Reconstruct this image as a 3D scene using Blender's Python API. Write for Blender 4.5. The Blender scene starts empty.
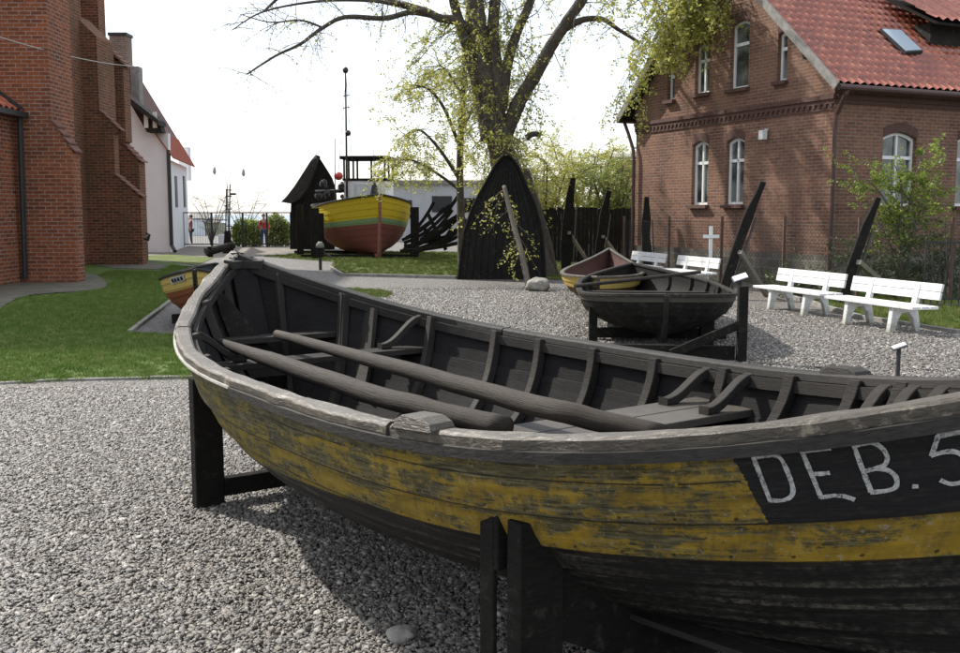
import bpy, bmesh, math, random
from mathutils import Vector, Matrix, noise as mnoise
from mathutils.geometry import tessellate_polygon
from mathutils.bvhtree import BVHTree
V = Vector
R = math.radians
random.seed(7)
scene = bpy.context.scene
col = scene.collection

# ------------------------------------------------------------------ camera
CH = 1.6
F = 1000.0
HOR = 213.0
PITCH = math.atan((326.5 - HOR) / F)
cam_d = bpy.data.cameras.new('camera')
cam = bpy.data.objects.new('camera', cam_d)
col.objects.link(cam)
cam.location = (0, 0, CH)
cam.rotation_euler = (math.pi / 2 - PITCH, 0, 0)
cam_d.sensor_width = 36
cam_d.lens = 36 * F / 960
cam_d.clip_end = 3000
cam_d.clip_start = 0.05
scene.camera = cam

def ray(px, py):
    x = (px - 480) / F; u = -(py - 326.5) / F
    c, s = math.cos(PITCH), math.sin(PITCH)
    return V((x, c + u * s, -s + u * c))
def atz(px, py, z=0.0):
    r = ray(px, py); k = (z - CH) / r.z
    return V((r.x * k, r.y * k, z))
def aty(px, py, y):
    r = ray(px, py); k = y / r.y
    return V((r.x * k, y, CH + r.z * k))
def onplane(px, py, p0, n):
    r = ray(px, py); o = V((0, 0, CH))
    return o + r * ((p0 - o).dot(n) / r.dot(n))

# ------------------------------------------------------------------ tagging
def tag(o, label=None, cat=None, group=None, kind=None):
    if label: o['label'] = label
    if cat: o['category'] = cat
    if group: o['group'] = group
    if kind: o['kind'] = kind
    return o
def empty(name, loc, rz=0, **k):
    o = bpy.data.objects.new(name, None); col.objects.link(o)
    o.location = loc; o.rotation_euler = (0, 0, rz); o.empty_display_size = .1
    return tag(o, **k)
def copy_tree(o, parent=None):
    c = o.copy(); col.objects.link(c)
    if parent is not None: c.parent = parent
    for ch in list(o.children):
        copy_tree(ch, c)
    return c

# ------------------------------------------------------------------ mesh builder
def frame_of(d, up=V((0, 0, 1))):
    d = d.normalized()
    if abs(d.dot(up)) > .98: up = V((0, 1, 0))
    a = d.cross(up).normalized(); b = a.cross(d).normalized()
    return a, b
class MB:
    def __init__(s): s.v = []; s.f = []; s.uv = {}
    def add(s, vs, fs, uvs=None):
        o = len(s.v); s.v += [V(p) for p in vs]
        for i, f in enumerate(fs):
            if uvs: s.uv[len(s.f)] = [uvs[k] for k in f]
            s.f.append([k + o for k in f])
    def box(s, c, size, rz=0, M=None):
        hx, hy, hz = size[0] / 2, size[1] / 2, size[2] / 2
        m = M or Matrix.Rotation(rz, 3, 'Z'); c = V(c)
        vs = [c + m @ V((x * hx, y * hy, z * hz)) for x in (-1, 1) for y in (-1, 1) for z in (-1, 1)]
        s.add(vs, [(0, 1, 3, 2), (4, 6, 7, 5), (0, 4, 5, 1), (2, 3, 7, 6), (0, 2, 6, 4), (1, 5, 7, 3)])
    def beam(s, p0, p1, w, h, up=V((0, 0, 1)), w1=None, h1=None):
        p0 = V(p0); p1 = V(p1); a, b = frame_of(p1 - p0, up)
        w1 = w if w1 is None else w1; h1 = h if h1 is None else h1
        vs = [p0 + a * (x * w / 2) + b * (y * h / 2) for x, y in ((-1, -1), (1, -1), (1, 1), (-1, 1))]
        vs += [p1 + a * (x * w1 / 2) + b * (y * h1 / 2) for x, y in ((-1, -1), (1, -1), (1, 1), (-1, 1))]
        s.add(vs, [(3, 2, 1, 0), (4, 5, 6, 7), (0, 1, 5, 4), (1, 2, 6, 5), (2, 3, 7, 6), (3, 0, 4, 7)])
    def tube(s, pts, rad, seg=8, cap=True, jit=0):
        pts = [V(p) for p in pts]; n = len(pts)
        if not hasattr(rad, '__len__'): rad = [rad] * n
        vs = []; pa = None
        for i, p in enumerate(pts):
            d = (pts[min(i + 1, n - 1)] - pts[max(i - 1, 0)])
            if d.length < 1e-9: d = V((0, 0, 1))
            d.normalize()
            if pa is None: a, b = frame_of(d)
            else:
                a = (pa - d * pa.dot(d))
                a = a.normalized() if a.length > 1e-6 else frame_of(d)[0]
                b = d.cross(a) * -1
            pa = a
            for k in range(seg):
                t = 2 * math.pi * k / seg
                r = rad[i] * (1 + (random.uniform(-jit, jit) if jit else 0))
                vs.append(p + a * (math.cos(t) * r) + b * (math.sin(t) * r))
        fs = []
        for i in range(n - 1):
            for k in range(seg):
                k2 = (k + 1) % seg
                fs.append((i * seg + k, i * seg + k2, (i + 1) * seg + k2, (i + 1) * seg + k))
        if cap: fs += [tuple(range(seg))[::-1], tuple((n - 1) * seg + k for k in range(seg))]
        acc = [0.0]
        for a_, b_ in zip(pts[:-1], pts[1:]): acc.append(acc[-1] + (b_ - a_).length)
        base = len(s.f); s.add(vs, fs)
        for i in range(n - 1):
            for k in range(seg):
                u0_, u1_ = k * .6 / seg, (k + 1) * .6 / seg
                s.uv[base + i * seg + k] = [(acc[i], u0_), (acc[i], u1_), (acc[i + 1], u1_), (acc[i + 1], u0_)]
    def prism(s, poly, off):
        off = V(off); n = len(poly); poly = [V(p) for p in poly]
        s.add(poly + [p + off for p in poly],
              [tuple(range(n))[::-1], tuple(range(n, 2 * n))] + [(i, (i + 1) % n, n + (i + 1) % n, n + i) for i in range(n)])
    def grid(s, rows, closed=False, flip=False):
        nr, nc = len(rows), len(rows[0]); vs = [p for r in rows for p in r]; fs = []
        for i in range(nr - 1):
            for j in range(nc if closed else nc - 1):
                j2 = (j + 1) % nc
                q = (i * nc + j, i * nc + j2, (i + 1) * nc + j2, (i + 1) * nc + j)
                fs.append(q[::-1] if flip else q)
        s.add(vs, fs)
    def ball(s, c, r, seg=12, rings=8, sc=(1, 1, 1), nz=0, seed=0):
        c = V(c); vs = []; fs = []
        for i in range(rings + 1):
            th = math.pi * i / rings
            for k in range(seg):
                ph = 2 * math.pi * k / seg
                d = V((math.sin(th) * math.cos(ph), math.sin(th) * math.sin(ph), math.cos(th)))
                f = 1 + nz * mnoise.noise(d * 1.5 + V((seed, seed * 2, 0)))
                vs.append(c + V((d.x * sc[0], d.y * sc[1], d.z * sc[2])) * r * f)
        for i in range(rings):
            for k in range(seg):
                k2 = (k + 1) % seg
                fs.append((i * seg + k, (i + 1) * seg + k, (i + 1) * seg + k2, i * seg + k2))
        s.add(vs, fs)
    def build(s, name, mat, parent=None, smooth=False, bevel=0, **tags):
        me = bpy.data.meshes.new(name)
        off = V((0, 0, 0))
        if parent is not None:
            q = parent
            while q is not None:
                off = off + V(q.location); q = q.parent
        me.from_pydata([tuple(p - off) for p in s.v], [], s.f)
        uvl = me.uv_layers.new(name='UVMap')
        me.validate(clean_customdata=False) if False else None
        for pi, poly in enumerate(me.polygons):
            if pi in s.uv:
                for li, q in zip(poly.loop_indices, s.uv[pi]): uvl.data[li].uv = q
                continue
            n = poly.normal
            if abs(n.z) < .75:
                t = V((-n.y, n.x, 0))
                t = t.normalized() if t.length > 1e-6 else V((1, 0, 0))
                for li in poly.loop_indices:
                    p = s.v[me.loops[li].vertex_index]
                    uvl.data[li].uv = (p.dot(t), p.z)
            else:
                for li in poly.loop_indices:
                    p = s.v[me.loops[li].vertex_index]
                    uvl.data[li].uv = (p.x, p.y)
        if smooth: me.polygons.foreach_set('use_smooth', [True] * len(me.polygons))
        o = bpy.data.objects.new(name, me); col.objects.link(o)
        if parent is not None: o.parent = parent
        if mat: me.materials.append(mat)
        if bevel:
            b = o.modifiers.new('bevel', 'BEVEL'); b.width = bevel; b.segments = 2; b.limit_method = 'ANGLE'; b.angle_limit = R(40)
        return tag(o, **tags)

# ------------------------------------------------------------------ materials
class NT:
    def __init__(s, name):
        s.m = bpy.data.materials.new(name); s.m.use_nodes = True
        s.t = s.m.node_tree; s.t.nodes.clear()
        s.out = s.n('ShaderNodeOutputMaterial')
        s.b = s.n('ShaderNodeBsdfPrincipled')
        s.l(s.b.outputs[0], s.out.inputs[0])
    def n(s, typ, **k):
        x = s.t.nodes.new(typ)
        for a, b in k.items(): setattr(x, a, b)
        return x
    def l(s, a, b): s.t.links.new(a, b)
    def set(s, inp, v):
        if hasattr(v, 'links'): s.l(v, inp)
        else:
            if isinstance(v, (tuple, list)) and len(v) == 3 and inp.type == 'RGBA': v = (*v, 1)
            inp.default_value = v
    def coord(s, kind='Object', scale=(1, 1, 1), rot=(0, 0, 0)):
        c = s.n('ShaderNodeTexCoord'); m = s.n('ShaderNodeMapping')
        s.l(c.outputs[kind], m.inputs[0]); m.inputs['Scale'].default_value = scale; m.inputs['Rotation'].default_value = rot
        return m.outputs[0]
    def noise(s, vec, scale=5, detail=4, rough=.55, dist=0):
        x = s.n('ShaderNodeTexNoise'); s.l(vec, x.inputs['Vector']); x.inputs['Scale'].default_value = scale
        x.inputs['Detail'].default_value = detail; x.inputs['Roughness'].default_value = rough; x.inputs['Distortion'].default_value = dist
        return x.outputs['Fac']
    def vor(s, vec, scale=5, feature='F1', rnd=1, out='Distance'):
        x = s.n('ShaderNodeTexVoronoi', feature=feature); s.l(vec, x.inputs['Vector']); x.inputs['Scale'].default_value = scale
        x.inputs['Randomness'].default_value = rnd
        return x.outputs[out]
    def ramp(s, fac, stops, interp='LINEAR'):
        x = s.n('ShaderNodeValToRGB'); s.l(fac, x.inputs[0]); x.color_ramp.interpolation = interp
        e = x.color_ramp.elements
        while len(e) < len(stops): e.new(.5)
        for i, (p, c) in enumerate(stops):
            e[i].position = p
            if not hasattr(c, '__len__'): c = (c, c, c)
            e[i].color = (*c, 1)
        return x.outputs[0]
    def mix(s, f, a, b, typ='MIX'):
        x = s.n('ShaderNodeMix', data_type='RGBA', blend_type=typ)
        s.set(x.inputs[0], f); s.set(x.inputs[6], a); s.set(x.inputs[7], b)
        return x.outputs[2]
    def math(s, op, a, b=0.0, c=None):
        x = s.n('ShaderNodeMath', operation=op); s.set(x.inputs[0], a); s.set(x.inputs[1], b)
        if c is not None: s.set(x.inputs[2], c)
        return x.outputs[0]
    def bump(s, h, strength=.5, dist=.01, normal=None):
        x = s.n('ShaderNodeBump'); x.inputs['Strength'].default_value = strength; x.inputs['Distance'].default_value = dist
        s.l(h, x.inputs['Height'])
        if normal is not None: s.l(normal, x.inputs['Normal'])
        s.l(x.outputs[0], s.b.inputs['Normal']); return x.outputs[0]
    def base(s, c, rough=.8, spec=.5):
        s.set(s.b.inputs['Base Color'], c); s.set(s.b.inputs['Roughness'], rough); s.set(s.b.inputs['Specular IOR Level'], spec)

def m_wood(name, dark, light, sx=30, rough=.75, kind='UV', scale=(1, 6, 1), bump=.4, spots=None, spec=.4):
    m = NT(name); v = m.coord(kind, scale)
    vo = m.coord('Object')
    g = m.noise(v, sx, 6, .65, .6); big = m.noise(vo, 2.3, 4, .6)
    c = m.ramp(m.math('ADD', m.math('MULTIPLY', g, .6), m.math('MULTIPLY', big, .4)), [(.3, dark), (.68, light)])
    if spots:
        sp = m.ramp(m.noise(vo, 14, 6, .75), [(.56, 0), (.66, 1)])
        c = m.mix(sp, c, spots)
    m.base(c, rough, spec)
    m.bump(g, bump, .006)
    return m.m
def m_plain(name, c, rough=.6, var=.25, scale=6, metal=0, spec=.5, bump=.15):
    m = NT(name); v = m.coord('Object')
    n = m.noise(v, scale, 6, .65)
    m.base(m.ramp(n, [(.3, tuple(x * (1 - var) for x in c)), (.7, tuple(min(1, x * (1 + var)) for x in c))]), rough, spec)
    m.b.inputs['Metallic'].default_value = metal
    if bump: m.bump(m.noise(v, scale * 8, 4), bump, .004)
    return m.m
def m_brick(name, c1, c2, mortar, w=.25, h=.075, ms=.011, stain=(.05, .045, .04), stain_amt=.5, pale=None, bump=.6, bias=0):
    m = NT(name); v = m.coord('UV')
    br = m.n('ShaderNodeTexBrick'); m.l(v, br.inputs['Vector'])
    br.inputs['Scale'].default_value = 1; br.inputs['Brick Width'].default_value = w; br.inputs['Row Height'].default_value = h
    br.inputs['Mortar Size'].default_value = ms; br.inputs['Mortar Smooth'].default_value = .2; br.inputs['Bias'].default_value = bias
    m.set(br.inputs['Color1'], c1); m.set(br.inputs['Color2'], c2); m.set(br.inputs['Mortar'], mortar)
    vo = m.coord('Object')
    # per brick tone
    big = m.ramp(m.noise(vo, .9, 6, .65), [(.35, 0), (.7, 1)])
    fine = m.noise(v, 9, 5, .7)
    c = m.mix(m.ramp(fine, [(.35, 0), (.75, .75)]), br.outputs['Color'], tuple(a * .38 for a in c1))
    streak = m.ramp(m.noise(m.coord('Object', (1, 1, .25)), 1.6, 5, .6), [(.42, 0), (.72, 1)])
    c = m.mix(m.math('MULTIPLY', streak, stain_amt), c, stain)
    if pale:
        c = m.mix(m.math('MULTIPLY', big, .45), c, pale)
    m.base(c, .9, .25)
    hgt = m.math('SUBTRACT', m.math('MULTIPLY', fine, .4), br.outputs['Fac'])
    m.bump(hgt, bump, .012)
    return m.m

M = {}
M['brick_house'] = m_brick('house_brick', (.24, .10, .062), (.115, .052, .037), (.26, .22, .185), .23, .072, .011, stain_amt=.35, pale=(.32, .19, .125))
M['brick_church'] = m_brick('church_brick', (.34, .095, .042), (.075, .03, .028), (.38, .31, .25), .26, .088, .013, stain=(.085, .05, .035), stain_amt=.4, pale=(.33, .11, .04), bias=-.1)
M['brick_church_moss'] = m_brick('church_brick_mossy', (.26, .085, .042), (.09, .038, .028), (.28, .22, .16), .26, .088, .012, stain=(.09, .07, .035), stain_amt=.6, bias=-.1)
M['stone_plinth'] = m_brick('plinth_stone', (.2, .18, .15), (.13, .11, .09), (.25, .23, .2), .42, .2, .02, stain_amt=.4)
def m_tile():
    m = NT('roof_tile_clay'); v = m.coord('UV'); vo = m.coord('Object')
    wn = m.n('ShaderNodeTexWhiteNoise', noise_dimensions='2D')
    sn = m.n('ShaderNodeVectorMath', operation='FLOOR'); sc = m.n('ShaderNodeVectorMath', operation='DIVIDE')
    m.l(v, sc.inputs[0]); sc.inputs[1].default_value = (.21, .265, 1); m.l(sc.outputs[0], sn.inputs[0]); m.l(sn.outputs[0], wn.inputs[0])
    c = m.ramp(wn.outputs['Value'], [(0, (.27, .075, .045)), (.4, (.34, .09, .052)), (.75, (.39, .11, .062)), (1, (.44, .15, .085))])
    st = m.ramp(m.noise(vo, 1.1, 6, .7), [(.45, 0), (.75, 1)])
    c = m.mix(m.math('MULTIPLY', st, .2), c, (.17, .09, .06))
    m.base(c, m.ramp(m.noise(vo, 7), [(.3, .16), (.7, .36)]), .8)
    m.bump(m.noise(vo, 40), .2, .004)
    return m.m
M['tile'] = m_tile()
M['tar'] = m_wood('tarred_black_wood', (.006, .006, .006), (.024, .022, .019), 22, .8, bump=.7, spots=(.04, .037, .032), spec=.08)
M['tar_grey'] = m_wood('weathered_dark_wood', (.012, .011, .010), (.045, .041, .036), 22, .75, bump=.6, spots=(.085, .078, .066), spec=.12)
M['rail'] = m_wood('weathered_gunwale_wood', (.02, .016, .012), (.10, .082, .058), 26, .42, bump=1.0, spots=(.22, .19, .14), spec=.5)
M['rail_dark'] = m_wood('dark_gunwale_wood', (.014, .013, .012), (.05, .046, .041), 26, .6, bump=.7, spec=.2)
M['inner'] = m_wood('dark_inner_plank', (.007, .0068, .007), (.024, .022, .021), 20, .75, bump=.6, spec=.12)
M['inner_rib'] = m_wood('dark_rib_wood', (.012, .011, .010), (.045, .04, .035), 24, .7, bump=.6, spec=.18)
M['thwart'] = m_wood('grey_thwart_wood', (.03, .027, .023), (.10, .088, .074), 20, .6, bump=.6, spec=.4)
M['spar'] = m_wood('grey_brown_spar_wood', (.010, .008, .006), (.055, .044, .034), 7, .7, 'UV', (1.2, 14, 1), bump=.9, spec=.25)
M['white'] = m_wood('white_bench_paint', (.5, .5, .48), (.82, .83, .83), 10, .5, bump=.35, spots=(.42, .41, .36))
_m = M['white'].node_tree; _b = [n for n in _m.nodes if n.type == 'BSDF_PRINCIPLED'][0]; _src = _b.inputs['Base Color'].links[0].from_socket
_tc = _m.nodes.new('ShaderNodeTexCoord'); _sp = _m.nodes.new('ShaderNodeSeparateXYZ'); _m.links.new(_tc.outputs['Object'], _sp.inputs[0])
_no = _m.nodes.new('ShaderNodeTexNoise'); _no.inputs['Scale'].default_value = 9; _no.inputs['Detail'].default_value = 6; _m.links.new(_tc.outputs['Object'], _no.inputs['Vector'])
_ad = _m.nodes.new('ShaderNodeMath'); _ad.operation = 'MULTIPLY_ADD'; _m.links.new(_no.outputs['Fac'], _ad.inputs[0]); _ad.inputs[1].default_value = -.42; _m.links.new(_sp.outputs[2], _ad.inputs[2])
_rp = _m.nodes.new('ShaderNodeMapRange'); _m.links.new(_ad.outputs[0], _rp.inputs[0]); _rp.inputs[1].default_value = -.2; _rp.inputs[2].default_value = .0; _rp.inputs[3].default_value = .75; _rp.inputs[4].default_value = 0
_mx = _m.nodes.new('ShaderNodeMix'); _mx.data_type = 'RGBA'; _m.links.new(_rp.outputs[0], _mx.inputs[0]); _m.links.new(_src, _mx.inputs[6]); _mx.inputs[7].default_value = (.22, .21, .15, 1)
_m.links.new(_mx.outputs[2], _b.inputs['Base Color'])
M['white_wall'] = m_plain('white_plaster', (.72, .73, .74), .9, .06, 1.5)
M['white_frame'] = m_plain('white_window_paint', (.76, .77, .76), .45, .06, 4)
M['iron'] = m_plain('dark_iron', (.03, .032, .033), .55, .4, 20, .3)
M['gutter'] = m_plain('brown_metal_gutter', (.07, .035, .03), .45, .2, 10, .2)
M['concrete'] = m_plain('grey_concrete', (.22, .21, .19), .9, .3, 6)
M['stone'] = m_plain('granite_boulder', (.26, .25, .22), .85, .35, 14, bump=.5)
def m_glass():
    m = NT('window_glass'); vo = m.coord('Object')
    n = m.noise(vo, 2.2, 3)
    m.base(m.ramp(n, [(.4, (.03, .035, .035)), (.62, (.17, .18, .17))]), .06, .8); return m.m
M['glass'] = m_glass()
def m_gravel():
    m = NT('gravel_ground'); v = m.coord('Object')
    ce = m.vor(v, 42, out='Color'); d = m.vor(v, 42); d2 = m.vor(v, 90)
    sep = m.n('ShaderNodeSeparateColor'); m.l(ce, sep.inputs[0])
    c = m.ramp(sep.outputs[0], [(0, (.10, .09, .08)), (.3, (.19, .175, .155)), (.55, (.27, .25, .225)), (.8, (.36, .34, .31)), (1, (.5, .48, .45))])
    big = m.noise(v, .8, 5, .6)
    c = m.mix(m.ramp(big, [(.35, .0), (.75, .35)]), c, (.2, .17, .14))
    c = m.mix(m.ramp(d, [(.25, 0), (.65, .8)]), c, (.06, .052, .045))
    m.base(c, .62, .5)
    h = m.math('SUBTRACT', 1.0, m.math('ADD', d, m.math('MULTIPLY', d2, .3)))
    m.bump(h, 1.0, .03)
    return m.m
M['gravel'] = m_gravel()
def m_pebble():
    m = NT('pebble_stone'); a = m.n('ShaderNodeAttribute', attribute_type='INSTANCER', attribute_name='rnd')
    v = m.coord('Object')
    c = m.ramp(a.outputs['Fac'], [(0, (.05, .043, .038)), (.15, (.095, .083, .07)), (.35, (.145, .13, .11)), (.46, (.22, .175, .14)), (.52, (.15, .16, .17)), (.62, (.2, .182, .155)), (.8, (.235, .215, .185)), (.93, (.31, .29, .255)), (1, (.52, .50, .46))])
    n = m.noise(v, 3.0, 5, .7)
    c = m.mix(m.ramp(n, [(.4, 0), (.8, .5)]), c, (.12, .1, .085))
    gp = m.n('ShaderNodeNewGeometry'); pt = m.noise(gp.outputs['Position'], 1.1, 4, .6)
    c = m.mix(m.ramp(pt, [(.4, .0), (.7, .5)]), c, (.19, .18, .163))
    m.base(c, .45, .5); m.bump(n, .3, .05)
    return m.m
M['pebble'] = m_pebble()
def m_grass(name, a, b, c_, sc=1):
    m = NT(name); v = m.coord('Object')
    n1 = m.noise(v, 1.2 * sc, 5, .65); n2 = m.noise(v, 45, 4, .7)
    c = m.ramp(n1, [(.3, a), (.52, b), (.72, c_)])
    c = m.mix(m.ramp(m.noise(v, 3.7, 5, .75), [(.5, 0), (.72, .6)]), c, (.16, .13, .075))
    c = m.mix(m.ramp(n2, [(.35, .7), (.65, 0)]), c, tuple(x * .45 for x in a))
    m.base(c, .9, .2); m.bump(n2, .8, .03); return m.m
M['lawn'] = m_grass('lawn_turf', (.09, .16, .03), (.13, .20, .045), (.22, .23, .08))
M['lawn_dry'] = m_grass('dry_turf', (.09, .14, .035), (.15, .19, .05), (.27, .24, .10))
def m_blade(name, a, b, c_):
    m = NT(name); at = m.n('ShaderNodeAttribute', attribute_type='INSTANCER', attribute_name='rnd')
    m.base(m.ramp(at.outputs['Fac'], [(0, a), (.6, b), (1, c_)]), .6, .3)
    m.b.inputs['Transmission Weight'].default_value = 0
    tr = m.n('ShaderNodeBsdfTranslucent'); m.set(tr.inputs[0], (b[0] * 1.6, b[1] * 1.5, b[2]))
    mx = m.n('ShaderNodeMixShader'); mx.inputs[0].default_value = .35
    m.l(m.b.outputs[0], mx.inputs[1]); m.l(tr.outputs[0], mx.inputs[2]); m.l(mx.outputs[0], m.out.inputs[0])
    return m.m
M['blade'] = m_blade('grass_blade', (.10, .17, .03), (.17, .26, .05), (.32, .33, .12))
M['blade_dry'] = m_blade('dry_grass_blade', (.09, .15, .03), (.17, .22, .05), (.33, .30, .12))
def m_leaf(name, a, b, tr_amt=.45):
    m = NT(name); g = m.n('ShaderNodeNewGeometry')
    v = m.coord('Object')
    n = m.noise(v, 3.5, 4, .7)
    c = m.mix(m.ramp(n, [(.35, 0), (.65, 1)]), a, b)
    m.base(c, .5, .35)
    tr = m.n('ShaderNodeBsdfTranslucent'); m.l(c, tr.inputs[0])
    mx = m.n('ShaderNodeMixShader'); mx.inputs[0].default_value = tr_amt
    m.l(m.b.outputs[0], mx.inputs[1]); m.l(tr.outputs[0], mx.inputs[2]); m.l(mx.outputs[0], m.out.inputs[0])
    return m.m
M['leaf'] = m_leaf('young_leaf', (.34, .36, .06), (.60, .58, .17))
M['leaf_green'] = m_leaf('green_leaf', (.13, .19, .035), (.30, .33, .08))
M['leaf_dark'] = m_leaf('dark_leaf', (.035, .06, .018), (.07, .10, .03), .3)
M['leaf_hedge'] = m_leaf('hedge_leaf', (.13, .2, .03), (.30, .35, .07))
M['bark'] = m_wood('tree_bark', (.022, .018, .015), (.11, .09, .07), 6, .9, 'UV', (1, 5, 1), bump=1.0, spots=(.17, .16, .12))
M['bark_thin'] = m_wood('twig_bark', (.05, .042, .034), (.18, .155, .12), 9, .85, 'UV', (1, 4, 1), bump=.4)
M['soil'] = m_plain('grey_path_soil', (.17, .15, .125), .95, .35, 3, bump=.6)
M['paving'] = m_brick('worn_paving', (.17, .16, .13), (.12, .11, .085), (.07, .075, .04), .6, .4, .03, stain=(.07, .07, .04), stain_amt=.6, pale=(.2, .18, .14))
M['sea'] = m_plain('pale_sea', (.18, .26, .31), .3, .1, .05)

# ------------------------------------------------------------------ world and sun
SUN = V((-.79, .61, 0)).normalized()
ELEV = R(43)
w = bpy.data.worlds.new('World'); scene.world = w; w.use_nodes = True
nt = w.node_tree; bg = nt.nodes['Background']
sky = nt.nodes.new('ShaderNodeTexSky'); sky.sky_type = 'NISHITA'; sky.sun_disc = False
sky.sun_elevation = ELEV; sky.sun_rotation = math.atan2(SUN.x, SUN.y)
sky.dust_density = 1.5; sky.air_density = 1.0; sky.ozone_density = 1.0; sky.altitude = 0
mxs = nt.nodes.new('ShaderNodeMix'); mxs.data_type = 'RGBA'; mxs.inputs[0].default_value = .62
nt.links.new(sky.outputs[0], mxs.inputs[6]); mxs.inputs[7].default_value = (5.5, 5.6, 5.8, 1)      # thin bright overcast veil
nt.links.new(mxs.outputs[2], bg.inputs[0]); bg.inputs[1].default_value = .15
sd = bpy.data.lights.new('sun', 'SUN'); sd.energy = 4.1; sd.angle = R(1.2); sd.color = (1, .95, .87)
so = bpy.data.objects.new('sun', sd); col.objects.link(so)
S3 = V((SUN.x * math.cos(ELEV), SUN.y * math.cos(ELEV), math.sin(ELEV)))
so.rotation_euler = S3.to_track_quat('Z', 'Y').to_euler(); so.location = S3 * 50
vs_ = scene.view_settings; vs_.view_transform = 'Standard'; vs_.look = 'None'; vs_.gamma = 1; vs_.exposure = .72
vs_.use_curve_mapping = False
scene.render.engine = 'CYCLES'

# ------------------------------------------------------------------ ground
def sheet(name, pts, z, mat, thick=0, **k):
    mb = MB(); tri = tessellate_polygon([[V((p[0], p[1], 0)) for p in pts]])
    vs = [V((p[0], p[1], z)) for p in pts]
    fs = []
    for t in tri:
        a, b, c = [vs[i] for i in t]
        fs.append(t if (b - a).cross(c - a).z > 0 else t[::-1])
    mb.add(vs, fs)
    if thick:
        n = len(pts); mb.add(vs + [p - V((0, 0, thick)) for p in vs], [(i, (i + 1) % n, n + (i + 1) % n, n + i) for i in range(n)])
    return mb.build(name, mat, **k)
sheet('ground', [(-600, -60), (600, -60), (600, 900), (-600, 900)], 0, M['gravel'], kind='structure')
sheet('sea', [(-600, 110), (600, 110), (600, 880), (-600, 880)], .03, M['sea'], kind='structure')
def G(px, py): p = atz(px, py); return (p.x, p.y)
lawn_l = [(-16, 9.15), G(60, 380), G(150, 378), G(199, 377), G(215, 345), G(180, 337), G(130, 333), G(150, 318), G(172, 301), G(186, 285), G(196, 268), G(170, 262), G(145, 262), G(80, 262), (-13.5, 32), (-13.5, 22), (-10.9, 22), (-10.2, 20), (-9.9, 17.2), (-9.6, 14), (-16, 13)]
sheet('lawn', lawn_l, .012, M['lawn'], kind='structure')
lawn_far = [G(143, 261), G(168, 261), G(196, 266), G(214, 258), G(170, 254.5), G(146, 256)]
sheet('lawn', lawn_far, .012, M['lawn_dry'], kind='structure')
lawn_m = [G(331, 269), G(342, 276), G(460, 279), (1.2, 24.6), G(560, 280), G(640, 277), (3.3, 28.2), (2.0, 40), (-6, 42), (-8, 37), G(335, 262)]
sheet('lawn', lawn_m, .012, M['lawn_dry'], kind='structure')
lawn_p = [G(334, 289), G(372, 290), G(389, 292), G(393, 296), G(375, 300), G(345, 296)]
sheet('lawn', lawn_p, .01, M['lawn'], kind='structure')
lawn_r = [G(735, 275), G(760, 288), G(860, 318), G(960, 334), (8.6, 12.6), (12, 13), (12, 20), (7.2, 20.2), (3.9, 27.2), (2.6, 28.2), G(655, 262)]
sheet('lawn', lawn_r, .014, M['lawn'], kind='structure')
sheet('path', [(-16, 46.5), (-7, 46.5), (-8.6, 37), G(200, 257), G(186, 253.5), (-16, 39)], .006, M['soil'], kind='structure')
sheet('path', [(-13.5, 20), G(-90, 335), G(-40, 326), G(-8, 316), G(6, 306), G(18, 299), G(34, 296), G(56, 294), G(76, 293), G(98, 291), G(107, 288), G(106, 285), G(113, 281), G(100, 277), G(88, 275), (-12, 25.0), (-13.5, 25)], .03, M['paving'], kind='structure')
sheet('path', [G(112, 269), G(160, 270), G(168, 265), G(143, 262.5), G(84, 263)], .024, M['paving'], kind='structure')
sheet('path', [(-10.9, 22), (-10.2, 20), (-9.9, 17.2), (-9.6, 14), (-11, 13), (-12.2, 22)], .02, M['paving'], kind='structure')
def kerb(pts, h=.09, w=.09, label=''):
    mb = MB()
    for a, b in zip(pts[:-1], pts[1:]):
        a = V((*a, h / 2 - .01)); b = V((*b, h / 2 - .01)); n = max(1, int((b - a).length / 1.0)); d = (b - a) / n
        for i in range(n):
            p = a + d * i; q = a + d * (i + 1) - d.normalized() * .008
            mb.beam(p + V((0, 0, random.uniform(-.008, .008))), q, w, h)
    return mb.build('kerb', M['concrete'], bevel=.008, kind='structure')
kerb([G(331, 269), G(342, 276), G(457, 279)])
kerb([G(130, 333), G(150, 318), G(172, 301), G(184, 287)], .06, .07)
kerb([G(700, 277), G(760, 289), G(860, 319), G(960, 335)], .08, .07)
kerb([G(0, 384), G(60, 381), G(150, 379), G(199, 378)], .035, .05)

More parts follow.
